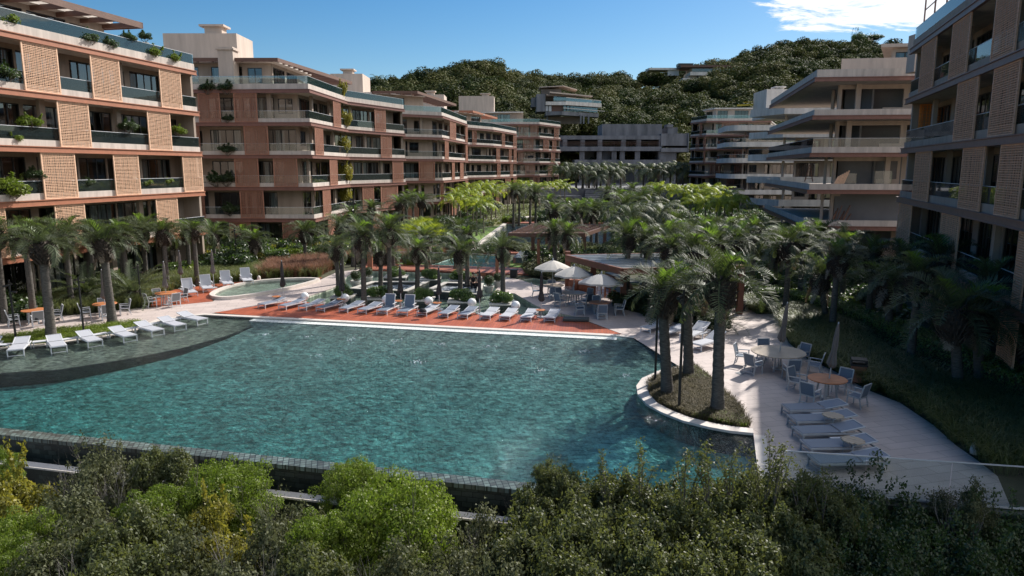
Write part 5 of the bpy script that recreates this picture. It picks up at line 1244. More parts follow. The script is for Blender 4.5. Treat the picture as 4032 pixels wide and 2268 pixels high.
# --- four loungers between the palms
LOWA=lounger(R(24),True,'sling','white_frame')
for i,(f,h_,ang) in enumerate((((2540,1310),(2640,1284),0),((2600,1330),(2730,1300),0),((2700,1345),(2800,1305),0),((2735,1380),(2850,1350),0))):
    pf=P(*f); ph=P(*h_); d=ph-pf; place(LOWA if i>1 else LOW,pf,math.atan2(d.y,d.x)-math.pi/2,'white lounger half hidden behind the three palms, %s from the left'%ordn[i],'loungers behind the three palms')
# --- pergolas, bar
pg=thing('wood_pergola','dark red wooden pergola with open slats beside the long pond','pergola',(P(2110,985).x,P(2110,985).y,0))
def pz(px,py,z): v=P(px,py,z); return v
ZP=3.0; c1=pz(2004,925,ZP);c2=pz(2300,925,ZP);c3=pz(2400,891,ZP);c4=pz(2100,886,ZP)
mb=MB(); mb.bar(c1,c2,.14,.30); mb.bar(c2,c3,.14,.30); mb.bar(c3,c4,.14,.30); mb.bar(c4,c1,.14,.30)
for i in range(1,9):
    f=i/9; mb.bar(c1.lerp(c2,f)+Vector((0,0,.05)),c4.lerp(c3,f)+Vector((0,0,.05)),.10,.2)
ch_at(mb,'beams',MT['wood_brown'],pg)
mb=MB()
for i in range(1,10):
    f=i/10; mb.bar(c1.lerp(c4,f)+Vector((0,0,.18)),c2.lerp(c3,f)+Vector((0,0,.18)),.05,.04)
ch_at(mb,'slats',MT['wood_brown'],pg)
for (px,py) in ((2098,1035),(2152,990),(2300,1010),(2380,985)):
    p=P(px,py); mb=MB(); mb.box(p.x-.15,p.y-.15,0,p.x+.15,p.y+.15,ZP-.14); ch_at(mb,'post',MT['wood_brown'],pg)
bar_=thing('bar_pavilion','flat roofed poolside bar with a rust edged grey roof on brown posts','pavilion',(P(2334,1173).x,P(2334,1173).y,0))
ZB=2.75; r1=P(2229,1004,ZB); r2=P(2452,1058,ZB); 
r4=P(2300,1000,ZB); r4=Vector((r1.x+7.,r1.y+1.2,ZB)); r3=Vector((r2.x+7.,r2.y+1.2,ZB))
mb=MB(); mb.prism(ccw([(v.x,v.y) for v in (r1,r2,r3,r4)]),ZB-.06,ZB); ch_at(mb,'roof',MT['slate_roof'] if 'slate_roof' in MT else mat('grey_roof_panels',(.16,.17,.17),.35,.35,2,.1,8),bar_)
mb=MB()
for a_,b_ in ((r1,r2),(r2,r3),(r3,r4),(r4,r1)): mb.bar(a_-Vector((0,0,.16)),b_-Vector((0,0,.16)),.16,.36)
ch_at(mb,'edge_beam',MT['rust_dark'],bar_)
mb=MB()
for i in range(1,9): f=i/9; mb.bar(r1.lerp(r2,f)+Vector((0,0,.02)),r4.lerp(r3,f)+Vector((0,0,.02)),.06,.05)
ch_at(mb,'roof_rib',MT['alu'],bar_)
for px,py in ((2234,1142),(2334,1172),(2452,1200)):
    p=P(px,py); mb=MB(); mb.box(p.x-.17,p.y-.17,0,p.x+.17,p.y+.17,ZB-.1); ch_at(mb,'post',MT['rust_dark'],bar_)
for v in (r3,r4): mb=MB(); mb.box(v.x-.3,v.y-.3,0,v.x,v.y,ZB-.1); ch_at(mb,'post',MT['rust_dark'],bar_)
ct=thing('bar_counter','curved dark bar counter behind the stools','counter',(P(2400,1150).x,P(2400,1150).y,0))
cc=[tuple(P(a,b)[:2]) for a,b in ((2365,1135),(2400,1150),(2440,1168),(2475,1190))]
mb=MB(); mb.strip(cc,-.9,-.35,0,1.05); ch_at(mb,'front',MT['wood_brown'],ct); mb=MB(); mb.strip(cc,-1.0,-.25,1.05,1.10); ch_at(mb,'counter_top',MT['planter_dark'],ct)
SO=stool()
for i,(x,y) in enumerate(((2366,1160),(2382,1168),(2399,1177),(2421,1186),(2444,1196))):
    place(SO,P(x,y),R(-60)+math.pi,'blue grey bar stool on wooden legs, %s from the left at the bar'%ordn[i],'bar stools')
for i,(x,y,r) in enumerate(((2262,1148,.42),(2300,1150,.5))):
    p=P(x,y); t=thing('terracotta_pot','round terracotta pot under the bar roof, %s of two'%('smaller' if i==0 else 'larger'),'pot',p); mb=MB(); mb.lathe([(r*.4,0),(r*.8,.15),(r,.5),(r*.85,.8),(r*.8,.8),(r*.7,.6)],20); mb.build('pot',MT['pot_terra'],t,True); mb=MB(); mb.lathe([(r*.84,.78),(r*.88,.80),(r*.84,.83),(r*.76,.80)],20); mb.build('rim',MT['pot_terra'],t)
# glass fence by the boardwalk
gf=thing('glass_fence','low glass fence on the brown boardwalk behind the fountain','fence',(P(1423,1042).x,P(1423,1042).y,0))
FL=PP((1423,1043),(1632,1046),(1870,1055),(2078,1062)); mb=MB(); s=0; T=arc_len(FL)
while s<T-.5: mb.strip([at_s(FL,s+.03)[0],at_s(FL,min(T,s+2.2)-.03)[0]],-.008,.008,.12,1.15); s+=2.2
ch_at(mb,'glass_panel',MT['glass_clear'],gf)
mb=MB(); mb.strip(FL,-.02,.02,1.15,1.18); ch_at(mb,'top_rail',MT['alu'],gf)
def post(px,py,h,label,w_=.16,m='wood_brown'):
    p=P(px,py); t=thing('timber_post',label,'post',p); mb=MB(); mb.box(-w_,-w_*.6,0,w_,w_*.6,h); mb.build('shaft',MT[m],t); mb=MB(); mb.box(-w_-.02,-w_*.6-.02,h,w_+.02,w_*.6+.02,h+.04); mb.build('cap',MT['black'],t)
post(1458,1063,1.5,'stout red brown timber post on the boardwalk behind the dark round shrub',.20,'beam'); post(1957,1080,1.9,'red brown timber post beside the rightmost fountain palm',.12,'beam'); post(2120,1075,2.7,'slim timber post by the slate terrace slab',.12,'beam')
# poles and small things
LP1=lamp_post(4.6)
for x,y,h,l in ((2579,1510,3.4,'thin black spotlight pole at the tip of the palm bed'),(2673,1618,4.2,'thin black spotlight pole nearest the pool at the palm bed'),(64,1345,3.0,'black spotlight pole at the left end of the clipped strip'),(331,1316,2.9,'black spotlight pole between the two big left palms'),(557,1208,2.6,'black spotlight pole beside the cycads'),(1401,1062,6.0,'tall black spotlight pole behind the fountain'),(2137,1080,2.2,'black spotlight pole by the slate terrace'),(2417,905,6.0,'tall black spotlight pole above the palms in the middle distance'),(2580,880,4.6,'black spotlight pole right of centre among the palms'),(934,1060,3.4,'black spotlight pole behind the high backed loungers')):
    o=place(LP1,P(x,y),random.uniform(0,3),l,'spotlight poles',(1,1,h/4.6))
def box_thing(name,label,cat,px,py,w_,d,h,m,lid=None,z=0):
    p=P(px,py,z); t=thing(name,label,cat,p,R(-15)); mb=MB(); mb.box(-w_/2,-d/2,0.03,w_/2,d/2,h); mb.build('body',MT[m],t); mb=MB(); mb.box(-w_/2-.04,-d/2-.04,h,w_/2+.04,d/2+.04,h+.05); mb.build('lid',MT[lid or m],t); return t
t=thing('litter_bin','brown timber litter bin with a black hood in the long grass','litter bin',P(3375,1508),R(-20)); mb=MB(); mb.box(-.26,-.22,.08,.26,.22,.72)
mb.build('bin_body',MT['beam'],t); mb=MB(); mb.box(-.30,-.26,.72,.30,.26,.80); mb.box(-.28,-.24,.92,.28,.24,.97); 
for x in (-.26,.26): mb.box(x-.02,-.2,.80,x+.02,.2,.92)
mb.build('hood',MT['black'],t)
box_thing('loudspeaker','small black loudspeaker at the end of the pale walk by the boardwalk','loudspeaker',2023,1092,.5,.35,.55,'black'); box_thing('loudspeaker','small black loudspeaker where the right walk meets the planting','loudspeaker',2914,1222,.55,.35,.55,'black')
mb=MB(); c=PP((2893,1468),(2918,1462),(2943,1470),(2918,1478)); mb.prism(ccw(c),.0,.012); tag(mb.build('floor_hatch',MT['sling_grey']),'grey metal hatch let into the terrace paving','hatch')
for x,y,l in ((3150,1388,'small white rock speaker behind the large pale table'),(3838,1790,'small white rock speaker at the edge of the long grass'),(1020,1105,'small white path light in the grass beside the oval pool')):
    t=thing('rock_speaker',l,'speaker',P(x,y)); mb=MB(); mb.lathe([(.12,0),(.14,.12),(.11,.3),(.04,.38)],12); mb.build('shell',MT['coping'],t,True); mb=MB(); mb.lathe([(.145,.0),(.15,.03)],12); mb.build('foot',MT['black'],t)
# spotlights strapped to the big left palm
for s,l in ((-1,'left'),(1,'right')):
    p=P(200,1331)+Vector((s*.42,-.1,.95)); t=thing('trunk_spotlight','small black spotlight on the %s side of the leftmost big palm trunk'%l,'lamp',p); mb=MB(); mb.tube([(0,0,0),(s*.08,0,.02),(s*.14,0,.03)],[.03,.05,.075],8); mb.build('head',MT['black'],t); mb=MB(); mb.tube([(0,0,0),(-s*.22,.05,0)],.012,5); mb.build('arm',MT['black'],t)
# folded black lounger frame at the end of the row
mb=MB(); p=P(2225,1262); mb.box(-.1,-.35,.05,1.3,.35,.16); tag(mb.build('plinth',MT['planter_dark'],None,False,(p.x,p.y,0),R(-8)),'low dark plinth at the right end of the lounger row','plinth')
# ------------------------------------------------------------ two seated people
def person(loc,rz,label,lean=.35,shirt='cloth_dark',seed=0,headturn=0.):
    t=thing('person',label,'person',loc,rz)
    # skeleton (seat at z=0 is the wall top); faces -y
    J={'pel':(0,0,.10),'sp':(0,-.05*lean,.30),'ch':(0,-.32*lean,.50),'nk':(0,-.48*lean,.62),'hd':(0,-.60*lean,.72)}
    vs=[];rs=[];ed=[]
    def v(p,r): vs.append(Vector(p)); rs.append(r); return len(vs)-1
    pel=v(J['pel'],.135); sp=v(J['sp'],.12); ch=v(J['ch'],.135); nk=v(J['nk'],.055); ed+=[(pel,sp),(sp,ch),(ch,nk)]
    h0=v(Vector(J['hd'])+Vector((0,-.01,.0)),.075); h1=v(Vector(J['hd'])+Vector((0,-.02,.10)),.085); ed+=[(nk,h0),(h0,h1)]
    for s in (-1,1):
        hip=v((s*.10,-.02,.08),.095); kn=v((s*.13,-.44,.10),.065); an=v((s*.13,-.48,-.34),.042); to=v((s*.14,-.62,-.40),.035); ed+=[(pel,hip),(hip,kn),(kn,an),(an,to)]
        sh=v((s*.19,-.32*lean,.52),.062); el=v((s*.24,-.30*lean-.14,.27),.042); wr=v((s*.10,-.42,.20),.028); pm=v((s*.06,-.49,.19),.034); ed+=[(ch,sh),(sh,el),(el,wr),(wr,pm)]
        for f in range(4):
            b=Vector((s*(.075-.018*f),-.52,.19)); a1=v(b,.010); l_=.035+(.01 if f in(1,2) else 0); a2=v(b+Vector((-s*.004,-l_,-.005)),.009); a3=v(b+Vector((-s*.008,-l_-.02,-.028)),.008); ed+=[(pm,a1),(a1,a2),(a2,a3)]
        th=v((s*.03,-.49,.215),.011); th2=v((s*.015,-.53,.225),.009); ed+=[(pm,th),(th,th2)]
    me=bpy.data.meshes.new('body'); me.from_pydata([tuple(a) for a in vs],ed,[]); me.materials.append(MT['skin']); o=link('body',me,t)
    sk=o.modifiers.new('skin','SKIN'); 
    for i,r in enumerate(rs): me.skin_vertices[0].data[i].radius=(r,r)
    me.skin_vertices[0].data[0].use_root=True
    sb=o.modifiers.new('sub','SUBSURF'); sb.levels=1; sb.render_levels=2
    # clothes, hair, face
    c=MB(); c.tube([(0,0,.02),(0,-.05*lean,.30),(0,-.32*lean,.50),(0,-.42*lean,.58)],[.165,.15,.175,.08],12)
    for s in (-1,1): c.tube([(s*.12,-.32*lean,.53),(s*.215,-.33*lean,.47),(s*.235,-.31*lean-.08,.36)],[.075,.075,.062],8)
    c.build('shirt',MT[shirt],t,True)
    c=MB(); c.tube([(-.14,0,.07),(0,.0,.09),(.14,0,.07)],[.11,.15,.11],10)
    for s in (-1,1): c.tube([(s*.10,-.02,.08),(s*.13,-.44,.10),(s*.13,-.47,-.02),(s*.13,-.48,-.28)],[.11,.078,.07,.055],9)
    c.build('trousers',MT['cloth_dark'],t,True)
    hd=Vector(J['hd'])+Vector((0,-.015,.06)); c=MB(); n=8; c.lathe([(.104*math.sin(math.pi*i/n*.62+.001),.112*math.cos(math.pi*i/n*.62)) for i in range(n+1)][::-1],14,(hd.x,hd.y+.018,hd.z+.03)); c.build('hair',MT['hair'],t,True)
    c=MB(); c.tube([(hd.x,hd.y-.085,hd.z+.02),(hd.x,hd.y-.112,hd.z-.015)],[.010,.016],6)
    for s in (-1,1): c.tube([(s*.086,hd.y+.005,hd.z+.02),(s*.094,hd.y+.01,hd.z-.02)],[.014,.010],6)
    c.build('nose_and_ears',MT['skin'],t,True)
    c=MB()
    for s in (-1,1): c.tube([(s*.034-.012,hd.y-.083,hd.z+.01),(s*.034+.012,hd.y-.083,hd.z+.01)],.008,5)
    c.tube([(-.02,hd.y-.086,hd.z-.045),(.02,hd.y-.086,hd.z-.045)],.006,5); c.build('eyes_and_mouth',MT['hair'],t)
    return t
p=P(1862,1120,.1); person((p.x,p.y+.12,.10),R(8),'seated person in a dark top leaning forward, left of the pair at the fountain',.55)
p=P(1877,1120,.1); person((p.x+.12,p.y+.22,.10),R(-12),'seated person half hidden by a closed umbrella, right of the pair',.2,'planter')
# ------------------------------------------------------------ vegetation
def gn_scatter(name,pts,scl,meshes,kind='stuff',tilt=.15):
    fc=bpy.data.collections.new(name+'_set')
    for i,me in enumerate(meshes): o=bpy.data.objects.new(name+'_piece',me); fc.objects.link(o)
    me=bpy.data.meshes.new(name); me.from_pydata([tuple(p) for p in pts],[],[]); at=me.attributes.new('sc','FLOAT','POINT'); at.data.foreach_set('value',list(scl))
    o=link(name,me); tag(o,kind=kind)
    ng=bpy.data.node_groups.new(name+'_gn','GeometryNodeTree'); ng.interface.new_socket('Geometry',in_out='INPUT',socket_type='NodeSocketGeometry'); ng.interface.new_socket('Geometry',in_out='OUTPUT',socket_type='NodeSocketGeometry')
    n=ng.nodes; l=ng.links; gi=n.new('NodeGroupInput'); go=n.new('NodeGroupOutput'); ip=n.new('GeometryNodeInstanceOnPoints'); ci=n.new('GeometryNodeCollectionInfo')
    ci.inputs[0].default_value=fc; ci.inputs['Separate Children'].default_value=True; ci.inputs['Reset Children'].default_value=True
    m2p=n.new('GeometryNodeMeshToPoints'); l.new(gi.outputs[0],m2p.inputs[0]); l.new(m2p.outputs[0],ip.inputs['Points']); l.new(ci.outputs[0],ip.inputs['Instance']); ip.inputs['Pick Instance'].default_value=True
    rv=n.new('FunctionNodeRandomValue'); rv.data_type='FLOAT_VECTOR'; rv.inputs[0].default_value=(-tilt,-tilt,0); rv.inputs[1].default_value=(tilt,tilt,6.28); l.new(rv.outputs[0],ip.inputs['Rotation'])
    na=n.new('GeometryNodeInputNamedAttribute'); na.data_type='FLOAT'; na.inputs[0].default_value='sc'; l.new(na.outputs[0],ip.inputs['Scale']); l.new(ip.outputs[0],go.inputs[0])
    md=o.modifiers.new('scatter','NODES'); md.node_group=ng; return o
# long grass beds
def bed(name,poly,n,nb,h,wd,spread,lean,m,seed,z0=0.):
    V,Q=tufts(scatter(poly,n,seed),nb,h,wd,spread,lean,seed,z0); o=link(name,npmesh(name,V,Q,MT[m])); tag(o,kind='stuff'); return o
GL1=PP((-260,1292),(0,1255),(276,1238),(400,1226),(593,1206),(600,1168),(690,1138),(835,1116),(1020,1100),(1260,1090),(1290,1060),(1200,1040),(1000,1062),(700,1095),(520,1130),(300,1168),(0,1205),(-260,1230))
bed('long_grass',GL1,1700,26,.78,.022,.16,.75,'grass_blade',5)
GL1b=PP((1010,1098),(1260,1088),(1330,1052),(1260,1035),(1080,1050)); bed('reddish_grass',GL1b,500,30,1.05,.016,.14,.6,'grass_red',6)
RB2=PP((2985,1237),(3054,1236),(3106,1350),(3176,1411),(3290,1464),(3412,1534),(3544,1586),(3675,1674),(3762,1752),(3850,1814),(3928,1875))
RBo=offset(RB2,-3.0); 
gr=[p for p in RB2]+[tuple(p) for p in RBo[::-1]]
gr_in=offset(RB2,-.10)+offset(RB2,-3.4)[::-1]
if not in_poly(np.array([P(3500,1500)[:2]]),gr_in)[0]: gr_in=offset(RB2,.10)+offset(RB2,3.4)[::-1]
bed('long_grass',gr_in,1900,30,.72,.024,.16,.95,'grass_blade',7)
bed('heath',[tuple(p) for p in offset(ccw(ISLP),.12,True)] if False else ISLP,1500,16,.22,.018,.16,.6,'heath',8,.02)
bed('heath',PP((2731,1640),(2820,1662),(2940,1684),(2905,1640),(2800,1630)),260,22,.16,.02,.14,.6,'leaf_bright',9,.02)
bed('heath',PP((2731,1450),(2680,1475),(2700,1500),(2790,1500)),160,22,.18,.02,.14,.6,'leaf_bright',12,.02)
V,Q=lobes_cloud([(x,y,.05,.38,.38,.22) for x,y in scatter(STRIPG,420,21)],60000,.5); V,Q=leaf_quads(V,Q,.055,.035,.5,.8); o=link('clipped_ground_cover',npmesh('clipped_ground_cover',V,Q,MT['leaf_bright'])); tag(o,kind='stuff')
bed('meadow_grass',PP((1890,895),(1915,845),(1990,812),(2250,800),(2330,835),(2130,847),(2050,856),(1996,871),(1960,888)),1400,16,.45,.05,.3,.5,'grass_blade',10)
# hedges
def hedge(chain,w_,h,label,n,m='leaf_hedge',ll=.10,lw=.06):
    ch=[tuple(c) for c in chain]; t=thing('clipped_hedge',label,'hedge',(ch[0][0],ch[0][1],0)); T=arc_len(ch)
    pos=[];out_=[]
    rg=np.random.default_rng(n)
    ss=rg.uniform(0,T,n)
    for s in ss:
        (x,y),a,i=at_s(ch,s); nx,ny=math.sin(a),-math.cos(a); r=rg.random()
        if r<.5: o=rg.uniform(-w_/2,w_/2); p=(x+nx*o,y+ny*o,h+rg.normal(0,.035)+.06*math.sin(s*1.3)); d=(0,0,1)
        else:
            sg=1 if r<.8 else -1; z=h*(1-rg.random()**1.6); o=sg*(w_/2+rg.normal(0,.04)); p=(x+nx*o,y+ny*o,z); d=(nx*sg,ny*sg,.2)
        pos.append(p); out_.append(d)
    V,Q=leaf_quads(np.array(pos)-np.array([ch[0][0],ch[0][1],0]),np.array(out_,float),ll,lw,.2,.9); link('foliage',npmesh('foliage',V,Q,MT[m]),t)
    mb=MB(); mb.strip([(c[0]-ch[0][0],c[1]-ch[0][1]) for c in ch],-w_/2+.09,w_/2-.09,.02,h-.10); mb.build('branches',MT['hill'],t)
hedge(PP((-260,1215),(0,1180),(150,1163),(290,1146),(420,1126),(520,1112)),1.1,1.0,'bright clipped hedge behind the grass at the far left',14000)
hedge(PP((640,1098),(760,1080),(860,1062),(960,1048),(1100,1030),(1230,1020),(1320,1016)),1.1,1.0,'long clipped hedge curving behind the high backed loungers',15000)
hedge(PP((2985,1202),(3100,1208),(3230,1240),(3400,1300),(3560,1368),(3800,1470),(4100,1600)),1.2,1.0,'dark clipped hedge behind the long grass on the right terrace',17000)
hedge(PP((620,1040),(800,1010),(1000,990),(1180,975)),1.4,1.1,'clipped hedge below the second block balconies',7000,'leaf_hedge',.14,.08)
# generic low shrubs filling the beds
SM=[]
for k in range(5):
    lob=bush_lobes(800+k,1,.75,8,.6,.5); pos,out_=lobes_cloud(lob,1500,.3); V,Q=leaf_quads(pos,out_,.17,.09,.4,.8); SM.append((V,Q))
def smesh(m): return [npmesh('low_shrub',V,Q,MT[m]) for V,Q in SM]
EXC=[POOL_C,LEDGE,PP(*KID_OUT),FOUNT_C,PP((1660,1050),(1787,1010),(1960,1000),(2080,1000),(2090,1085),(1940,1082),(1423,1070),(1423,1040)),POND1,offset(ccw(POND2),-1.5,True),stone1,stone2,NOOK,GL1,gr_in,
     PP((1812,988),(1828,940),(1860,910),(1905,892),(1990,875),(2000,885),(1900,990)),PP((1890,895),(1915,845),(1985,806),(2260,798),(2350,840),(2130,847),(1996,871)),PP((593,1211),(838,1187),(870,1142),(1250,1101),(1270,1093),(1020,1104),(600,1165)),PP((2230,1150),(2560,1250),(2640,1200),(2620,1090),(2330,1060),(2220,1090))]
for b in (A,Bd,Cd,Dd,Ed,Ra,Rb,Rc,Rd,Re): EXC.append(b.poly(.8))
def free(pts):
    ok=np.ones(len(pts),bool)
    for p in EXC: ok&=~in_poly(pts,[tuple(q) for q in p])
    return pts[ok]
def fill(poly,n,seed,smin,smax,m,name='ground_cover',zf=.35):
    q=free(scatter(poly,n,seed)); rg=np.random.default_rng(seed+1); s=rg.uniform(smin,smax,len(q))
    return gn_scatter(name,[(x,y,sc_*zf) for (x,y),sc_ in zip(q,s)],s,smesh(m))
fill(PP((-300,1190),(300,1140),(900,1040),(1350,1010),(1420,960),(1150,905),(600,940),(-300,1010)),620,31,.5,1.1,'leaf_dark')
fill(PP((-300,1190),(300,1140),(900,1040),(1350,1010),(1420,960),(1150,905),(600,940),(-300,1010)),340,32,.5,1.1,'leaf_bright')
for k_,(a_,n_,m_) in enumerate(((1.3,150,'leaf_bright'),(1.5,170,'leaf_dark'),(1.2,90,'leaf_yellow'))): fill([(-36,36),(-24,36),(-21,56),(-14,68),(-18,70),(-40,70)],n_,300+k_,.9,a_+.5,m_)
fill([(-22,56),(6,56),(30,70),(46,95),(46,172),(-14,172),(-16,80)],1500,33,.6,1.5,'leaf_dark')
fill([(-22,56),(6,56),(30,70),(46,95),(46,172),(-14,172),(-16,80)],1000,34,.5,1.2,'leaf_grey')
fill([(-22,56),(6,56),(30,70),(46,95),(46,172),(-14,172),(-16,80)],700,35,.5,1.2,'leaf_bright')
fill(PP((2985,1195),(3230,1225),(3560,1350),(4200,1600),(5200,1600),(4200,1150),(3400,1050),(2960,1060),(2700,1040),(2560,1080)),520,36,.5,1.2,'leaf_dark')
fill(PP((2985,1195),(3230,1225),(3560,1350),(4200,1600),(5200,1600),(4200,1150),(3400,1050),(2960,1060),(2700,1040),(2560,1080)),260,37,.5,1.0,'leaf_bright')
BEDM=PP((2410,1208),(2510,1229),(2582,1250),(2731,1283),(2808,1300),(2866,1311),(2866,1286),(2858,1170),(2980,1150),(2900,1085),(2620,1080),(2560,1120))
q=scatter(BEDM,210,38); gn_scatter('ground_cover',[(x,y,.3) for x,y in q],np.random.default_rng(4).uniform(.4,.9,len(q)),smesh('leaf_dark'))
q=scatter(PP((2085,1085),(2190,1108),(2240,1120),(2430,1120),(2400,1060),(2220,1030),(2095,1040)),150,39); gn_scatter('ground_cover',[(x,y,.35) for x,y in q],np.random.default_rng(5).uniform(.4,.85,len(q)),smesh('leaf_grey'))
bed('reddish_grass',PP((1360,1036),(1560,1034),(1760,1008),(1700,990),(1500,1000),(1340,1010)),420,30,.9,.03,.2,.6,'grass_red',14)
bed('long_grass',[(x,y) for x,y in PP((2085,1000),(2420,1002),(2420,986),(2200,991),(2060,988))],260,30,.8,.04,.2,.6,'grass_blade',15)
# --------------------------------------------------------------- palms
def leanpalm(bx,by,cx_,cy_,label,s=1.0,group=None,i=None,kind='butia'):
    b=P(bx,by); b.z=-.05; t=PY(cx_,cy_,b.y)
    bed=2600<bx<2900; k=.87 if bed else (.95 if bx<500 else (.95 if bx>3500 else .90)); return palm(kind,b,t,label,group,s*k,i,tk=1.25 if bed else (1.3 if bx<500 and by>1250 else (1.15 if bx>3500 else .98)))
NP=[((200,1331),(165,960),'big leaning jelly palm, leftmost of the two standing in the clipped strip by the ledge',1.12),
((442,1276),(405,950),'big jelly palm, second in the clipped strip, leaning left over the path',1.12),
((59,1173),(38,995),'jelly palm behind the long grass at the left edge',1.05),((131,1166),(118,1005),'slim jelly palm just behind the leftmost big palm',.95),
((297,1131),(285,950),'jelly palm behind the hedge between the two big left palms',1.05),((576,1069),(573,950),'jelly palm behind the teak table on the far red deck',1.0),
((683,1076),(672,942),'jelly palm behind the first high backed lounger',1.1),((849,1062),(838,922),'jelly palm behind the third high backed lounger',1.1),
((963,1021),(963,925),'smaller jelly palm right of the high backed loungers',1.0),((1006,1051),(1003,945),'jelly palm above the reddish grass by the oval pool',1.15),
((1202,1032),(1198,912),'jelly palm with bright young fronds below the corner of the second block',1.15),((1228,1000),(1232,905),'jelly palm close behind the bright fronded one',1.0),
((1335,1138),(1322,975),'jelly palm at the left end of the fountain, its crown bushy grey',1.05),((1497,1142),(1499,992),'jelly palm second from the left in the front fountain row',1.05),
((1550,1061),(1546,930),'jelly palm in the back row of the fountain, left one',1.05),((1644,1156),(1644,982),'tall jelly palm third in the front fountain row',1.1),
((1680,1066),(1672,935),'jelly palm in the back row of the fountain, middle one',1.05),((1811,1158),(1812,992),'jelly palm fourth in the front fountain row with hanging dead fronds',1.05),
((1793,1062),(1796,945),'jelly palm in the back row of the fountain, right one',1.0),((1979,1166),(1980,978),'jelly palm at the right end of the fountain, crown open and arching',1.05),
((2190,1088),(2180,915),'jelly palm in front of the wooden pergola, left of two',1.1),((2236,1092),(2232,925),'jelly palm in front of the wooden pergola, right of two',1.05),
((2626,1557),(2612,1140),'tall jelly palm in the palm bed nearest the pool',1.16),((2709,1485),(2704,1115),'jelly palm behind the other two in the palm bed',1.0),((2828,1623),(2838,1105),'tallest jelly palm of the palm bed, on its right side',1.16),
((3052,1143),(3058,975),'jelly palm behind the sunlit hedge on the right',1.1),((3255,1280),(3232,1085),'jelly palm rising from the shaded grass, left of the right hand group',1.1),
((3509,1350),(3496,1110),'shaded jelly palm in the middle of the right hand group',1.15),((3771,1551),(3756,1225),'large dark jelly palm near the right edge above the long grass',1.25),
((3860,1516),(3850,1235),'dark jelly palm close behind the large one near the right edge',1.15),((4060,1480),(4045,1290),'dark jelly palm cut by the right edge',1.2)]
for (b,c,l,s) in NP: leanpalm(*b,*c,l,s)
def crownpalm(kind,px,py,hc,label,s=1.0,group=None):
    p=P(px,py,hc); return palm(kind,(p.x,p.y,-.05),p,label,group,s*.82)
# middle rows
ORD=['leftmost','second from the left','third from the left','fourth from the left','fifth from the left','sixth from the left','seventh from the left','eighth from the left','ninth from the left','tenth from the left','eleventh from the left','rightmost']
def olab(i,n,label): return label+', '+('rightmost' if i==n-1 else ORD[i])
def rows(kind,lst,hc,label,group,s=1.0):
    for i,(x,y) in enumerate(sorted(lst)):
        crownpalm(kind,x,y,hc*random.uniform(.95,1.05),olab(i,len(lst),label),s*random.uniform(.92,1.1),group)
rows('butia',[(1385,845),(1462,818),(1425,930),(1340,890)],4.3,'jelly palm below the corner of the second block','jelly palms below the second block',1.15)
rows('butia',[(1600,790),(1625,775),(1570,800),(1530,905),(1660,790)],4.4,'jelly palm under the third block','jelly palms under the third block',1.2)
rows('butia',[(1810,905),(1838,925)],3.6,'dark jelly palm in front of the bright lawn','jelly palms by the lawn',1.2)
rows('butia',[(2022,752),(2044,756),(2088,755),(2110,762)],4.8,'bare trunked jelly palm on the meadow by the pond','jelly palms on the meadow',1.25)
rows('butia',[(2180,830),(2160,800),(2240,812),(2297,828),(2330,836),(2352,828),(2270,838)],3.6,'jelly palm in the clump behind the wooden pergola','jelly palms behind the pergola',1.3)
rows('butia',[(2395,760),(2440,775),(2490,745),(2545,760),(2585,765),(2520,790),(2460,810)],4.6,'grey green palm in the thick grove right of the garden steps','palms right of the garden steps',1.5)
rows('feather',[(2531,836),(2470,850),(2600,842),(2560,800)],4.8,'arching feather palm in the middle of the grove','feather palms in the grove',1.1)
rows('butia',[(2476,930),(2545,945),(2628,935),(2700,915),(2590,900),(2660,880),(2640,975)],4.0,'jelly palm in the grove behind the bar roof','jelly palms behind the bar',1.15)
rows('butia',[(2752,925),(2793,905),(2862,905),(2925,910),(2973,905),(2900,950),(2820,960),(2730,985)],4.0,'jelly palm in the grove behind the three tall pool palms','jelly palms behind the three pool palms',1.15)
rows('butia',[(3166,935),(3230,925),(3110,960),(3330,960),(3300,1010),(3440,1000)],3.9,'jelly palm below the unfinished block','jelly palms below the unfinished block',1.15)
rows('butia',[(3620,1080),(3560,1010),(3900,1100),(3700,1010)],3.8,'dark jelly palm in the shade below the right hand screens','jelly palms in the shade on the right',1.15)
rows('butia',[(220,905),(330,925),(480,925),(640,910),(760,905)],4.0,'jelly palm of the back row below the pale screened block','jelly palms below the left block',1.05)
# yellow green slender palms
for i,(x,y) in enumerate(((-20,915),(95,935),(160,910),(255,925),(350,915),(470,925),(560,905),(640,925),(735,905))):
    Y=37.+max(0,x)*.0224-(2. if i%2 else 0); p=PY(x,y,Y); palm('butia',(p.x,p.y,-.05),p,olab(i,9,'jelly palm standing close to the pale screened block'),'jelly palms against the left block',.95)
def rowsY(kind,lst,label,group,s=1.0):
    for i,(x,y,Y) in enumerate(sorted(lst)):
        p=PY(x,y,Y); palm(kind,(p.x,p.y,-.05 if Y<170 else 3.),p,olab(i,len(lst),label),group,s*random.uniform(.9,1.1))
rowsY('royal',[(1786,790,90),(1812,775,95),(1840,770,95),(1876,800,86),(1904,806,89),(1862,760,100),(1892,745,105),(1915,735,110),(1935,748,110),(1800,760,105),(1952,755,112),(1838,742,112)],'slender yellow green palm beside the lawn','yellow green palms beside the lawn',1.0)
rowsY('royal',[(2000,735,125),(2030,738,128),(2062,728,135),(2092,735,138),(2125,735,140),(2160,728,145),(2185,732,148),(2207,722,150),(2224,735,150)],'yellow green palm in the row before the steps','yellow green palms before the steps',1.05)
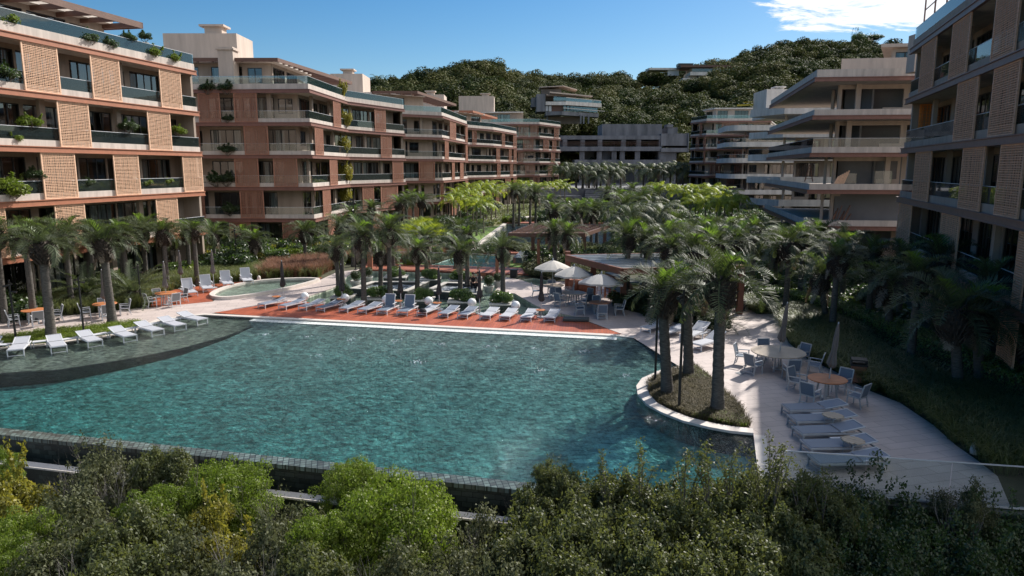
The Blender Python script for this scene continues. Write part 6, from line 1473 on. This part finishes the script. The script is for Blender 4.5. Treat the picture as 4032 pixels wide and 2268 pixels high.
rowsY('royal',[(2600,742,100),(2630,752,98),(2690,758,92),(2720,768,90),(2752,762,92),(2800,752,88),(2826,764,85),(2856,782,80),(2884,800,78),(2780,790,80),(2740,800,82),(2835,810,76)],'slender yellow green palm in the grove on the right','yellow green palms on the right',1.15)
rowsY('feather',[(2205,668,180),(2232,676,178),(2269,668,182),(2295,680,180),(2320,672,182),(2366,665,182),(2390,682,178),(2420,676,180),(2445,664,184),(2350,700,176)],'drooping palm before the left part of the grey concrete building','palms before the concrete building, left row',1.9)
rowsY('feather',[(2535,668,182),(2560,678,180),(2592,668,182),(2614,674,180),(2640,668,182),(2670,664,182),(2690,676,180)],'drooping palm before the right part of the grey concrete building','palms before the concrete building, right row',1.9)
# bushy yellow palm clump near the left path
V,Q,Mi=palm_crown(20,1.3,1.3,.3,.9,18,.55,.05,.5,.1,900,dead=0,young=20); YF=npmesh('fronds',V,Q,[MT['royal'],MT['royal'],MT['royal']],Mi)
for x,y,l in ((1665,905,'yellow fan leaved palm clump left of the lawn'),(1620,925,'smaller yellow palm clump next to the yellow fan leaved one'),(1700,930,'yellow palm clump close to the middle fountain palms')):
    p=P(x,y,1.5); t=thing('fan_palm',l,'palm tree',(p.x,p.y,0)); o=link('fronds',YF,t,(0,0,1.4)); o.scale=(1.5,1.5,1.5); mb=MB(); mb.tube([(0,0,0),(0,0,1.4)],[.14,.1],8); mb.build('trunk',MT['trunk'],t)
# cycads
V,Q,Mi=palm_crown(34,1.5,1.25,-.1,.9,26,.20,.022,.35,.1,901,dead=0,young=0,curl=1.0); CY_=npmesh('fronds',V,Q,[MT['frond']]*3,Mi)
mb=MB(); mb.lathe([(.2,0),(.22,.2),(.18,.45),(.1,.5)],12); CT=mb.mesh('trunk',MT['boots'])
for x,y,s,l in ((345,1200,1.75,'cycad with stiff grey green leaves left of the second big palm'),(530,1196,1.8,'cycad with dark leaves by the spotlight pole behind the second big palm'),(2845,1300,.9,'small cycad beside the trunk of the tallest bed palm'),(2705,1262,1.1,'cycad between the palm bed and the bar'),(2770,1280,1.0,'cycad behind the loungers by the palm bed')):
    t=thing('cycad',l,'cycad',P(x,y)); a_=link('trunk',CT,t); b_=link('fronds',CY_,t,(0,0,.45*s)); a_.scale=(s,)*3; b_.scale=(s,)*3
# --------------------------------------------------------------- shrubs in the foreground
make_shrub('gloss','leaf_gloss',51,19000,.072,.036,.85,16,.46,.5,0,2,'bark',spread=.72,clump=520)
make_shrub('gloss2','leaf_gloss',52,18000,.076,.038,.85,17,.42,.5,0,2,'bark',spread=.74,clump=460)
make_shrub('dome','leaf_bright',53,34000,.040,.024,.68,40,.34,.3,0,2,'bark',rnd=.6,dome=110)
make_shrub('dome2','leaf_bright',54,28000,.044,.026,.72,32,.35,.3,0,2,'bark',rnd=.6,dome=80)
make_shrub('yellow','leaf_yellow',55,9500,.085,.05,.9,11,.42,.6,4,2,'bark',spread=.62)
make_shrub('grey','leaf_grey',56,8500,.060,.034,.9,16,.44,.7,0,3,'twig',spread=.7,twigr=.020,clump=330,twigh=1.85)
make_shrub('grey2','leaf_grey',57,8000,.062,.036,.88,16,.42,.7,0,3,'twig',spread=.72,twigr=.020,clump=300,twigh=1.8)
make_shrub('bare','leaf_grey',58,1500,.06,.03,.9,10,.5,.9,0,3,'twig',spread=.6,twigr=.022,twigh=1.65,clump=140)
make_shrub('dark','leaf_dark',59,16000,.055,.03,.85,26,.28,.4,4,2,'bark',spread=.78)  # shade of the lower right shrubs put into a darker leaf colour
def fg(px,pyt,Y,rpx,key,label,name='shrub',cat='shrub',zk=None):
    rz_={'dome':.84,'dome2':.88,'yellow':1.2,'grey':1.0,'grey2':1.0,'bare':1.25,'dark':1.05,'gloss':1.0,'gloss2':1.0}[key]
    zt,rr_,zb=SHX[key]; top=PY(px,pyt,Y); s=rpx/FPX*Y/rr_
    hh=top.z+3.1; sz=zk or max(s*.8,min(hh/(zt-zb),s*1.5)); c=(top.x,Y,top.z-zt*sz)
    return shrub(key,c,s,label,None,name,cat,sz=sz)
FG=[(55,1800,17,150,'yellow','yellow leaved shrub at the left edge below the pool wall'),(-20,1775,18,90,'dome2','bright green shrub tip at the left edge beside the trough coping'),
(405,1742,18.3,165,'grey','grey green small tree poking up against the tiled wall at the left'),(640,1772,18.2,120,'gloss2','olive shrub against the tiled wall, right of the grey green one'),
(885,1838,17.2,195,'dome','bright green domed shrub covering the coping left of centre'),(610,1935,16.2,150,'dome2','small bright green dome in the lower left among grey twigs'),
(215,1905,17.0,160,'bare','leafless grey twiggy shrub below the wall at the far left'),(345,1905,16.6,190,'grey2','grey leaved shrub under the twiggy one at the left'),
(815,1925,16.0,95,'yellow','narrow yellow shrub in front of the green dome left of centre'),(870,2010,15.0,150,'yellow','broad yellow leaved shrub in the lower left centre'),
(1110,1945,16.2,160,'bare','leafless grey shrub below the coping between two green domes'),(1195,1990,15.6,190,'grey','grey twiggy shrub left of the biggest green dome'),
(1385,1826,17.6,135,'dome2','small round bright green dome overlapping the dark tiled wall'),(1560,1905,15.7,270,'dome','biggest bright green dome, centre of the lower foreground'),
(1265,2040,14.6,170,'dome2','bright green dome at the lower left of the biggest one'),(80,2030,15,170,'dome2','yellowish green domed shrub at the lower left edge'),(5,2130,14,150,'dome','bright green shrub in the bottom left corner'),
(300,1985,15.2,220,'grey','tangled grey shrub below the left twiggy one'),(520,2040,14.6,220,'gloss2','olive green shrub in the lower left'),(215,2150,13.6,210,'grey2','grey shrub near the bottom edge at the left'),(690,2110,13.8,220,'grey','grey green shrub at the bottom edge left of centre'),
(1010,2090,14,220,'grey2','dull grey shrub below the broad yellow one'),(450,2200,13,220,'gloss','glossy shrub at the bottom edge at the left'),(900,2210,13,220,'grey','grey leaved shrub at the bottom edge below the yellow one'),(1200,2200,13,210,'gloss2','glossy leaved shrub at the bottom edge under the small green dome'),
(1930,2035,15.4,180,'grey2','grey leaved shrub right of the biggest green dome'),(1800,2110,14.2,210,'grey','grey flecked shrub at the lower right of the biggest dome'),(1560,2190,13,230,'grey2','pale flecked shrub at the bottom edge in the centre'),
(2184,1835,16.8,95,'gloss','fresh green upright shrub at the end of the tiled wall'),(2080,1935,16.2,130,'gloss2','glossy shrub beside the end of the trough coping'),(2330,1895,16.4,170,'gloss','glossy shrub covering the near pool edge, left part'),(2500,1900,16.0,180,'gloss2','glossy shrub covering the near pool edge, middle part'),
(2650,1915,15.8,170,'gloss','glossy shrub below the reflections of the pool palms'),(2820,1925,15.6,170,'gloss2','glossy shrub in front of the pool corner'),(3010,1885,15.6,160,'gloss','glossy shrub below the pool corner and its stone edge'),(3190,1900,15.4,165,'gloss2','glossy shrub in front of the near end of the glass railing'),(3320,1960,15,140,'gloss','glossy shrub at the edge of the shade'),
(2160,2030,14.6,220,'gloss2','glossy shrub with silver glints, lower centre'),(2400,2010,14.5,220,'gloss','dense glossy shrub under the middle of the near pool edge'),(2650,2020,14.3,220,'gloss2','dense glossy shrub under the pool palm reflections'),(2900,2020,14.2,220,'gloss','dense glossy shrub below the pool corner'),(3130,2040,14,210,'gloss2','dense glossy shrub left of the shade line'),
(2000,2150,13.3,220,'grey','silver flecked shrub at the bottom edge right of centre'),(2260,2150,13.2,220,'gloss','glossy shrub at the bottom edge below the silver glints'),(2540,2150,13,220,'gloss2','glossy shrub at the bottom edge, middle right'),(2830,2150,13,220,'gloss','glossy shrub at the bottom edge under the pool corner'),(3090,2170,12.8,220,'gloss2','glossy shrub at the bottom edge beside the shade'),
(3470,1868,16.2,220,'dark','dark domed shrub in shade below the glass railing'),(3600,1985,15,240,'dark','big dark green dome in the lower right shade'),(3400,2050,14,230,'dark','dark shrub at the border of the shade, bottom right'),(3770,2080,14,240,'dark','dark shrub in deep shade near the right edge'),(3980,1990,15,220,'dark','dark shrub at the right edge below the railing'),(3950,2150,13.3,240,'dark','dark shrub in the bottom right corner'),(3600,2180,13,250,'dark','dark shrub at the bottom edge in the shade'),(3800,1900,15.6,120,'grey2','thin dark twiggy shrub in front of the glass railing'),(3330,2190,12.7,200,'dark','low dark shrub at the bottom edge where the shade begins')]
for f in FG: fg(*f)
# slim shoots standing above the glossy mass
def shoot(px,pyt,Y,hpx,label,seed):
    rg=np.random.default_rng(seed); top=PY(px,pyt,Y); h=hpx/FPX*Y; t=thing('leafy_shoot',label,'shrub',(top.x,Y,top.z-h)); mb=MB(); ps=[];os_=[]
    for k in range(5):
        a=rg.uniform(0,6.28); r=.12+.45*rg.random(); hh=h*(1 if k==0 else rg.uniform(.45,.85)); e=Vector((r*math.cos(a)*(.3 if k==0 else 1),r*math.sin(a),hh)); m=e*.5+Vector((rg.normal(0,.06),rg.normal(0,.06),0)); mb.tube([(0,0,-.6),m,e],[.016,.011,.005],4)
        n=int(95*hh); f=rg.choice(np.linspace(.25,1.02,int(7+8*hh)),(n,1)); base=np.where(f<.5,np.array(m)*f*2,np.array(m)+(np.array(e)-np.array(m))*(f-.5)*2); ps.append(base+rg.normal(0,.060,(n,3))); os_.append(unit(rg.normal(0,1,(n,3))))
    mb.build('stems',MT['bark'],t); V,Q=leaf_quads(np.concatenate(ps),np.concatenate(os_),.085,.042,.35,.9); link('foliage',npmesh('foliage',V,Q,MT['leaf_gloss']),t)
for i,a in enumerate(((2527,1745,15.6,230,'leafy shoot rising highest against the pool, left of the palm reflections'),(2394,1800,15.8,170,'leafy shoot leaning left against the shaded pool water'),(2708,1758,15.4,220,'leafy shoot in front of the palm reflections'),(2806,1735,15.2,240,'thin leafy shoot right of the palm reflections'),(2885,1760,15.2,200,'thin leafy shoot before the pool corner'),(3016,1718,15.2,260,'tallest leafy shoot over the stone edge of the terrace'),(3060,1740,15.0,220,'leafy shoot beside the tallest one at the terrace edge'),(3254,1840,14.8,150,'yellowish leafy shoot before the nearest shaded lounger'),(3170,1835,15,140,'short leafy shoot below the glass railing end'),(2960,1830,15.4,150,'short leafy shoot at the pool corner'))): shoot(*a,seed=i+60)
# --------------------------------------------------------------- plants on the balconies
make_shrub('pot','leaf_bright',71,2600,.16,.08,.8,9,.5,.5,3,2); make_shrub('potd','leaf_dark',72,2400,.17,.08,.85,9,.5,.5,4,2)
def bplant(px,py,Y,s,key,label,sz=None,name='balcony_plant'): p=PY(px,py,Y); shrub(key,p,s,label,None,name,'plant',sz=sz)
def Yon(ch,px,z): return at_s(ch,s_of_px(ch,px,z))[0][1]
for px,py,z,s,key,l in ((20,290,13,1.0,'potd','dark plant on the top balcony at the left edge'),(115,480,10.4,.8,'pot','small potted tree on the third balcony at the left'),(55,545,9.8,.6,'pot','trailing plant on the third balcony near the left edge'),(500,500,10.5,.8,'potd','dark potted tree on the third balcony, middle'),(700,515,10.3,.75,'pot','pair of potted shrubs at the right end of the third balcony'),(35,740,6.9,1.3,'pot','large bright leafy bush on the second balcony at the left edge'),(140,690,7.4,.7,'potd','dark potted plant on the second balcony behind the lattice'),(575,722,7.0,.55,'pot','small bright plant on the second balcony, middle'),(660,715,7.0,.5,'pot','small plant near the right end of the second balcony'),(345,720,7.1,.5,'potd','small dark plant on the second balcony between the lattices'),
  (340,150,16.8,.9,'potd','dark bushy plants on the roof terrace behind the glass'),(420,175,16.7,.8,'potd','low plants on the roof terrace in the middle'),(600,205,16.8,.9,'pot','bright leaves on the roof terrace near its right end'),(680,228,16.6,.8,'pot','trailing bright plant at the right end of the roof terrace'),(15,85,17.5,.9,'pot','bright plant on the roof terrace at the left edge'),(510,150,17.4,.7,'potd','spiky plant in a pale jar on the roof terrace'),(570,145,17.5,.6,'potd','dark spiky agave in the right pale jar on the roof terrace')):
    bplant(px,py,Yon(A1,px,z)+.5,s,key,l,s*.8)
for x,y,l in ((525,180,'tall pale jar on the roof terrace, left of two'),(575,180,'tall pale jar on the roof terrace, right of two'),(85,65,'big pale vase behind the roof glass, left one'),(125,75,'big pale vase behind the roof glass, right one')):
    Y=Yon(A1,x,16)+1.0; p=PY(x,y,Y); t=thing('tall_jar',l,'jar',(p.x,Y,16.0)); mb=MB(); mb.lathe([(.2,-.2),(.34,.2),(.38,.6),(.28,.95),(.2,1.1),(.16,1.1)],16); mb.build('jar',MT['pot_white'],t,True); mb=MB(); mb.lathe([(.2,1.1),(.23,1.13),(.2,1.16),(.17,1.13)],16); mb.build('rim',MT['pot_white'],t)
for px,py,z,s,key,l in ((815,345,16.4,1.1,'potd','dark bush on the roof edge of the second block, left one'),(890,345,16.4,1.1,'potd','dark bush on the roof edge of the second block, right one'),(895,468,13.4,.7,'potd','dark bush on the top balcony of the second block'),(895,590,10.2,1.0,'potd','dark bush on the third balcony of the second block'),(850,706,7.2,1.3,'potd','wide dark bush on the second balcony of the second block'),(890,706,7.2,1.2,'potd','dark bush beside the wide one on the second balcony'),(905,825,4.0,1.1,'potd','dark bush on the first balcony of the second block')):
    bplant(px,py,71.3,s,key,l,s*.7)
make_shrub('creeper','leaf_yellow',73,2600,.15,.09,1.,12,.4,.5,3,1)
for px,py,s,l in ((1343,365,1.0,'pale yellow bush on the roof corner of the second block'),(1357,475,.9,'yellow green creeper below the roof corner of the second block'),(1352,582,1.1,'yellow green creeper at the third floor of the second block'),(1362,690,1.1,'yellow green creeper at the second floor of the second block'),(1365,775,.9,'yellow green creeper at the first floor of the second block')):
    bplant(px,py,83.5,s,'creeper',l,s*1.5,'creeper')
# ridge trees against the sky
make_shrub('ridge','leaf_forest',74,2600,.16,.11,.30,16,.3,.8,0,1,spread=.9,flat=.8)
p=PY(3440,150,465); t=shrub('dark',(p.x,465,p.z),7.0,'flat topped umbrella tree against the sky on the right ridge',None,'umbrella_tree','tree',sz=4); p=PY(3375,158,465); shrub('dark',(p.x,465,p.z),6.0,'dense flat tree beside the umbrella tree on the ridge',None,'umbrella_tree','tree',sz=9)
p=PY(1486,312,355); palm('feather',(p.x,355,p.z-8),p,'lone palm against the sky above the third block roof',None,2.0)
p=PY(2565,722,165)
# orange lamp-like sign and construction odds
p=P(1761,868); t=thing('orange_sign','small orange slanted sign panel on a post left of the yellow palms','sign',p); mb=MB(); mb.bar((0,0,0),(0,0,3.0),.12,.12); mb.build('post',MT['wood_brown'],t); mb=MB(); mb.bar((-.6,0,3.0),(.6,0,3.45),.5,.3); mb.build('panel',MT['orange'] if 'orange' in MT else mat('orange_panel',(.75,.25,.05),.6,.1,3),t)
def site(label,name,cat,px,py,Y,fn,m):
    p=PY(px,py,Y); t=thing(name,label,cat,p); mb=MB(); fn(mb); mb.build('frame',MT[m],t); return t
site('leaning bundle of timber boards on the second floor of the unfinished block','timber_boards','timber',3265,735,62.6,lambda mb:[mb.bar((i*.18,0,-.55),(i*.18+.8,.1,.9+.1*i),.08,.12) for i in range(6)],'lath_pale')
site('timber props stacked on the first floor of the unfinished block','timber_props','timber',3262,865,62.6,lambda mb:[mb.bar((i*.14,0,-.9),(i*.2+.5,.15*(i%3),.5+.25*(i%4)),.09,.09) for i in range(9)],'wood_brown')
site('green glass panes leaning on the second floor of the unfinished block','stacked_glazing','glass sheet',3318,705,63.0,lambda mb:mb.box(-.1,0,-.6,1.2,.08,.5),'rail_glass')
site('large green glass pane standing on the second floor, right of the leaning ones','leaning_glazing','glass sheet',3475,703,62.3,lambda mb:mb.box(-.7,0,-.7,.8,.06,.65),'rail_glass')
site('wooden stepladder on the balcony of the white concrete block','step_ladder','ladder',3185,680,97,lambda mb:[mb.bar((-.5,0,-1.2),(0,0,1.0),.1,.1),mb.bar((.6,0,-1.2),(.1,0,1.0),.1,.1)]+[mb.bar((-.4+.1*i,0,-.8+.45*i),(.5-.1*i,0,-.8+.45*i),.07,.07) for i in range(4)],'wood_brown')
site('yellow crane jib lying over the roofs at the far right','crane_jib','crane',2975,408,118,lambda mb:[mb.bar((-3,0,-.3),(6.0,0,.25),.25,.25),mb.bar((-2,0,.2),(5,0,.6),.1,.1)],'yellow_paint')
